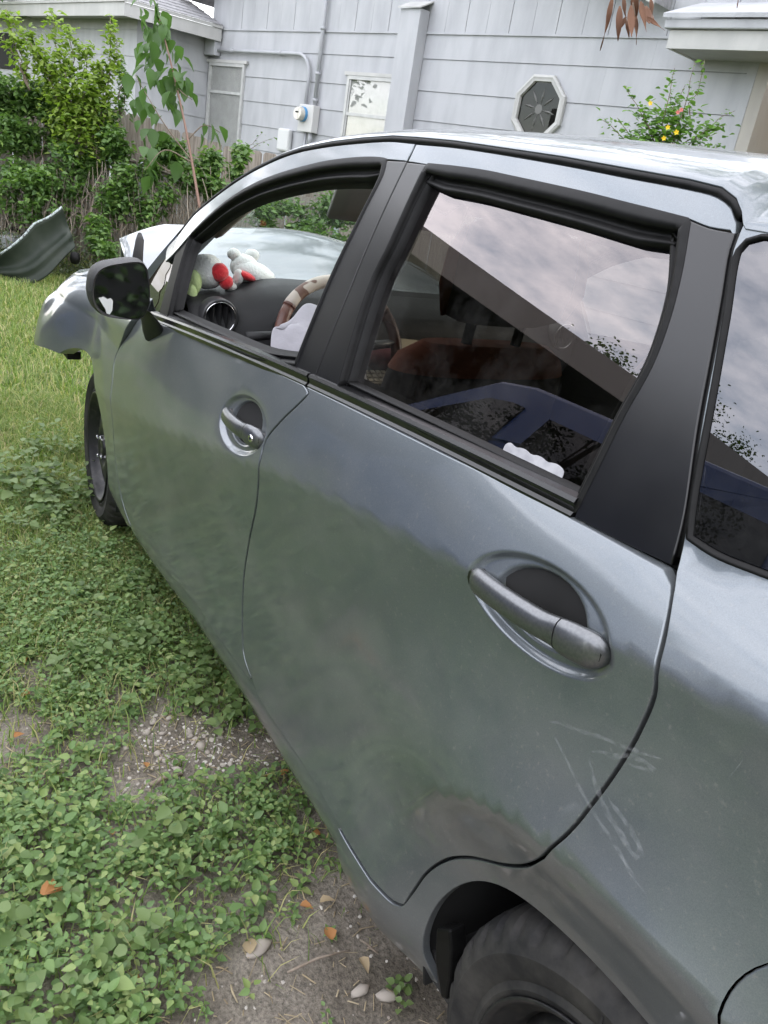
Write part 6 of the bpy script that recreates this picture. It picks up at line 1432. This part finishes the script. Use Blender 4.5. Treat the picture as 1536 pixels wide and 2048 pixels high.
soft('body', (1.99, 0.477, 1.058), (.060, .066, .040), PLUSH, t2, RX(.25), 7); soft('head', (2.01, 0.502, 1.078), (.045, .042, .036), PLUSH, t2, None, 8); soft('red_scarf', (1.950, 0.520, 1.062), (.026, .034, .012), RED, t2, RX(.3), 9); soft('red_foot', (1.99, 0.402, 1.034), (.030, .042, .018), RED, t2, RX(.25), 10)
soft('ear', (2.02, 0.534, 1.110), (.018, .020, .017), PLUSH, t2, None, 11); soft('ear', (2.02, 0.477, 1.112), (.018, .022, .018), PLUSH, t2, None, 12); soft('paw', (1.945, 0.544, 1.058), (.016, .015, .022), PLUSH, t2, None, 13)
# things on the passenger seat and floor, seen through the tinted window
PAPER = pbr('kraft_paper', (.55, .44, .30), .85, c2=(.48, .38, .26), nscale=8)
g_ = [[(1.66+.16*u+.02*v, -.16+.26*v-.04*u, .872+.05*u+.012*math.sin(5*u+3*v)) for v in np.linspace(0, 1, 8)] for u in np.linspace(0, 1, 8)]
o = MB().grid(g_).build('paper_bag', PAPER, smooth=True, solid=.006); tag(o, 'crumpled tan paper on the centre console inside the car', 'paper')
e = empty('cloth_bundle', (1.66, .17, .865)); tag(e, 'dark red cloth bundle on the console behind the steering wheel', 'cloth'); soft('cloth', (1.67, .15, .895), (.06, .10, .035), pbr('dark_red_cloth', (.13, .015, .02), .9, bump=.5, bscale=20), e, None, 20)
e = empty('keypad', (1.60, .20, .84)); tag(e, 'small pale keypad tilted on the edge of the console', 'keypad'); MB().box((0, 0, .022), (.05, .17, .012), Matrix.Rotation(-.5, 3, 'Y')).build('case', pbr('beige_plastic', (.42, .37, .28), .6), e, bevel=.002)
KEY = pbr('key_cap', (.60, .52, .40), .6)
for i in range(3):
    for j in range(9): MB().box((-.015+i*.014, -.072+j*.018, .030+.008*(i-1)), (.010, .013, .004), Matrix.Rotation(-.5, 3, 'Y')).build('key', KEY, e)
# ================================================================== across the drive: blue estate and dark carport, mirrored in the car
BLUE = pbr('dark_blue_paint', (.006, .024, .095), .4, 0., coat=.4, coatr=.1)
sv = empty('blue_estate_car', (2.9, 3.75, 0)); tag(sv, 'dark blue estate car parked on the drive opposite, mirrored in the windows', 'car')
prof = [(-2.15, .45), (-2.18, .75), (-2.12, 1.05), (-1.95, 1.72), (-1.70, 1.80), (.15, 1.80), (.42, 1.74), (1.02, 1.14), (1.25, 1.08), (2.10, .98), (2.22, .80), (2.20, .42), (1.85, .34), (1.78, .62), (1.55, .74), (1.32, .74), (1.10, .62), (1.03, .32), (-.98, .32), (-1.05, .62), (-1.28, .74), (-1.50, .74), (-1.72, .62), (-1.80, .34)]
rows = []
for y, s_ in ((-.86, 1), (-.89, 1), (-.89, 1), (.89, 1), (.86, 1)):
    pass
def tuck(y, z): return y*(1-.16*max(0, z-1.0)/.8)
n_ = len(prof); V = [(x, tuck(-.87, z), z) for x, z in prof]+[(x, tuck(.87, z), z) for x, z in prof]
mb = MB(); mb.add(V, [tuple(range(n_))[::-1], tuple(range(n_, 2*n_))]+[(i, (i+1) % n_, n_+(i+1) % n_, n_+i) for i in range(n_)]); mb.build('body', BLUE, sv, bevel=.03); sv.scale = (1, 1, 1.08)
SVG = glass_mat('estate_glass', (.03, .03, .03), 1.4, .02)
for sgn in (-1, 1):
    for poly in ([(-1.80, 1.26), (-1.70, 1.62), (-1.06, 1.62), (-1.06, 1.25)], [(-.86, 1.25), (-.86, 1.62), (-.16, 1.62), (-.16, 1.24)], [(.06, 1.24), (.06, 1.62), (.16, 1.62), (.34, 1.58), (.72, 1.26)]):
        mb = MB(); mb.prism(poly, 0, .012, lambda a, b, h: (a, tuck(sgn*.872, b)+sgn*h, b)); mb.build('side_window', SVG, sv)
    for y_ in (1.43, -1.40):
        em = empty('wheel', (y_, sgn*.80, .34), 0, sv); MB().lathe([(.20, .06), (.26, .075), (.33, .06), (.345, 0), (.345, -.10), (.2, -.12)], 32).build('tyre', TYRE, em, smooth=True); MB().lathe([(.0005, .05), (.10, .05), (.17, .03), (.21, .06)], 24).build('rim', CHROME, em, smooth=True)
        if sgn < 0: em.rotation_euler = (0, 0, math.pi)
CPT = pbr('dark_carport_timber', (.05, .046, .042), .85, c2=(.08, .072, .065), nscale=12); CPF = pbr('carport_fascia', (.16, .155, .15), .7)
cp = empty('carport', (7.6, 6.6, 0)); tag(cp, 'dark carport with deep grey fascia across the drive, mirrored in the windows', 'carport')
def cbox(name, mat, s0, s1, o0, o1, z0, z1):
    u_ = Vector((-.60, .80, 0)); w_ = Vector((.80, .60, 0)); B = Vector((5.75, 4.45, 0))-Vector(cp.location)
    v = [B+u_*s+w_*o_+Vector((0, 0, z)) for s in (s0, s1) for o_ in (o0, o1) for z in (z0, z1)]
    m_ = MB(); m_.add(v, [(0, 1, 3, 2), (4, 6, 7, 5), (0, 4, 5, 1), (2, 3, 7, 6), (0, 2, 6, 4), (1, 5, 7, 3)]); return m_.build(name, mat, cp)
cbox('roof', CPT, -2.4, 6.5, .0, 6, 3.22, 3.34); cbox('fascia', CPF, -2.42, 6.52, -.04, .0, 3.02, 3.36); cbox('rear_wall', CPT, -2.4, 6.5, 5.8, 6, 0, 3.2); cbox('side_wall', CPT, -2.4, -2.2, .05, 5.8, 0, 3.2); cbox('side_wall', CPT, 6.3, 6.5, .05, 5.8, 0, 3.2)
for s in (-2.3, 2.0, 6.3): cbox('post', CPT, s, s+.12, .05, .17, 0, 3.2)
# neighbour's long low wall of dark boards behind the camera side
nb_ = empty('neighbour_house', (-4, 8, 0)); tag(nb_, 'dark boarded house behind the photographer, mirrored in the quarter window', 'house')
DKB = pbr('dark_boards', (.09, .085, .08), .8, c2=(.13, .12, .11), nscale=10)
for k in range(13): MB().box((0, 0, .12+k*.22), (7.5, .04, .214), Matrix.Rotation(.06, 3, 'X')).build('board', DKB, nb_)
MB().box((0, 1.6, 1.4), (7.4, 3.0, 2.8)).build('wall', DKB, nb_); MB().prism([(-.5, 2.85), (1.6, 4.1), (3.7, 2.85)], -4.0, 4.0, lambda a, b, h: (h, a, b)).build('roof', SHINGLE, nb_)
# trees round about
TRL = leaf_mat('tree_leaf', [(.025, .05, .015), (.045, .08, .022), (.07, .11, .03), (.10, .12, .04)], .5, .3)
def tree(x, y, h, r_, n, size, label, seed):
    q_ = random.Random(seed); e = empty('tree', (x, y, 0)); tag(e, label, 'tree', 'trees around the yard')
    MB().tube([(0, 0, 0), (.1, .05, h*.3), (.0, .1, h*.6), (.1, 0, h*.9)], [.20, .15, .10, .03], 10).build('trunk', BARK, e, smooth=True)
    P, yw, pi_, ro, sz = [], [], [], [], []; cl = []
    for k in range(26):
        a = q_.uniform(0, 6.28); rr_ = r_*q_.uniform(.2, 1); z = h*q_.uniform(.42, 1.02); cl.append((rr_*math.cos(a), rr_*math.sin(a), z))
        MB().tube([(0.03, .06, h*.35+.1*q_.random()), (rr_*.5*math.cos(a), rr_*.5*math.sin(a), z*.8), (rr_*math.cos(a), rr_*math.sin(a), z)], [.05, .03, .01], 5).build('limb', BARK, e, smooth=True) if k < 9 else None
    for k in range(n):
        c = q_.choice(cl); P.append((c[0]+q_.gauss(0, r_*.13), c[1]+q_.gauss(0, r_*.13), c[2]+q_.gauss(0, r_*.10))); yw.append(q_.uniform(0, 6.28)); pi_.append(q_.uniform(-.9, .5)); ro.append(q_.uniform(-.8, .8)); sz.append(size*q_.uniform(.6, 1.3))
    o = leafcloud('crown', P, yw, pi_, ro, sz, TRL, e); o['kind'] = 'stuff'
tree(4.2, 13.0, 6.2, 2.6, 6000, .12, 'spreading tree beyond the carport, mirrored in the rear windows', 1)
tree(-1.5, 14.0, 6.0, 2.4, 3200, .17, 'rounded tree behind the dark boarded house', 2)
tree(17.0, 4.0, 7.5, 2.8, 3600, .17, 'tall tree beyond the far end of the fence', 3)
tree(19.5, .2, 7.0, 2.6, 3600, .16, 'dark tree rising behind the projecting wing', 4)
tree(15.5, -9.5, 13.5, 4.2, 9000, .16, 'tall tree behind the house roof', 7)
tree(19.5, -8.0, 12.5, 3.6, 7000, .16, 'second tall tree behind the house ridge', 8)
tree(-9, 5, 6.5, 2.6, 3000, .18, 'tree standing behind the car', 5)
tree(9.0, 10.6, 5.6, 1.9, 12000, .075, 'small tree just past the carport roof', 6)

# unseen leafy row added so the door mirror reflects something dark
he = empty('mirror_backdrop', (-6.5, 3.0, 0)); tag(he, 'unseen dark leafy backdrop added behind the car for the door mirror', 'mirror_backdrop'); hq = random.Random(4)
MB().box((0, 0, 1.35), (.6, 9.8, 2.7)).build('dark_core', GAP, he)  # solid dark box added to close bright gaps in the mirror's reflection
P = [(hq.choice((-.42, .42))+hq.uniform(-.12, .12), hq.uniform(-5, 5), hq.uniform(.05, 2.85)) for _ in range(6500)]
leafcloud('foliage', P, [hq.uniform(0, 6.28) for _ in P], [hq.uniform(-.8, .6) for _ in P], [hq.uniform(-.8, .8) for _ in P], [hq.uniform(.10, .20) for _ in P], leaf_mat('backdrop_leaf', [(.012, .024, .008), (.022, .04, .012), (.03, .05, .016)], .6, .1), he)['kind'] = 'stuff'
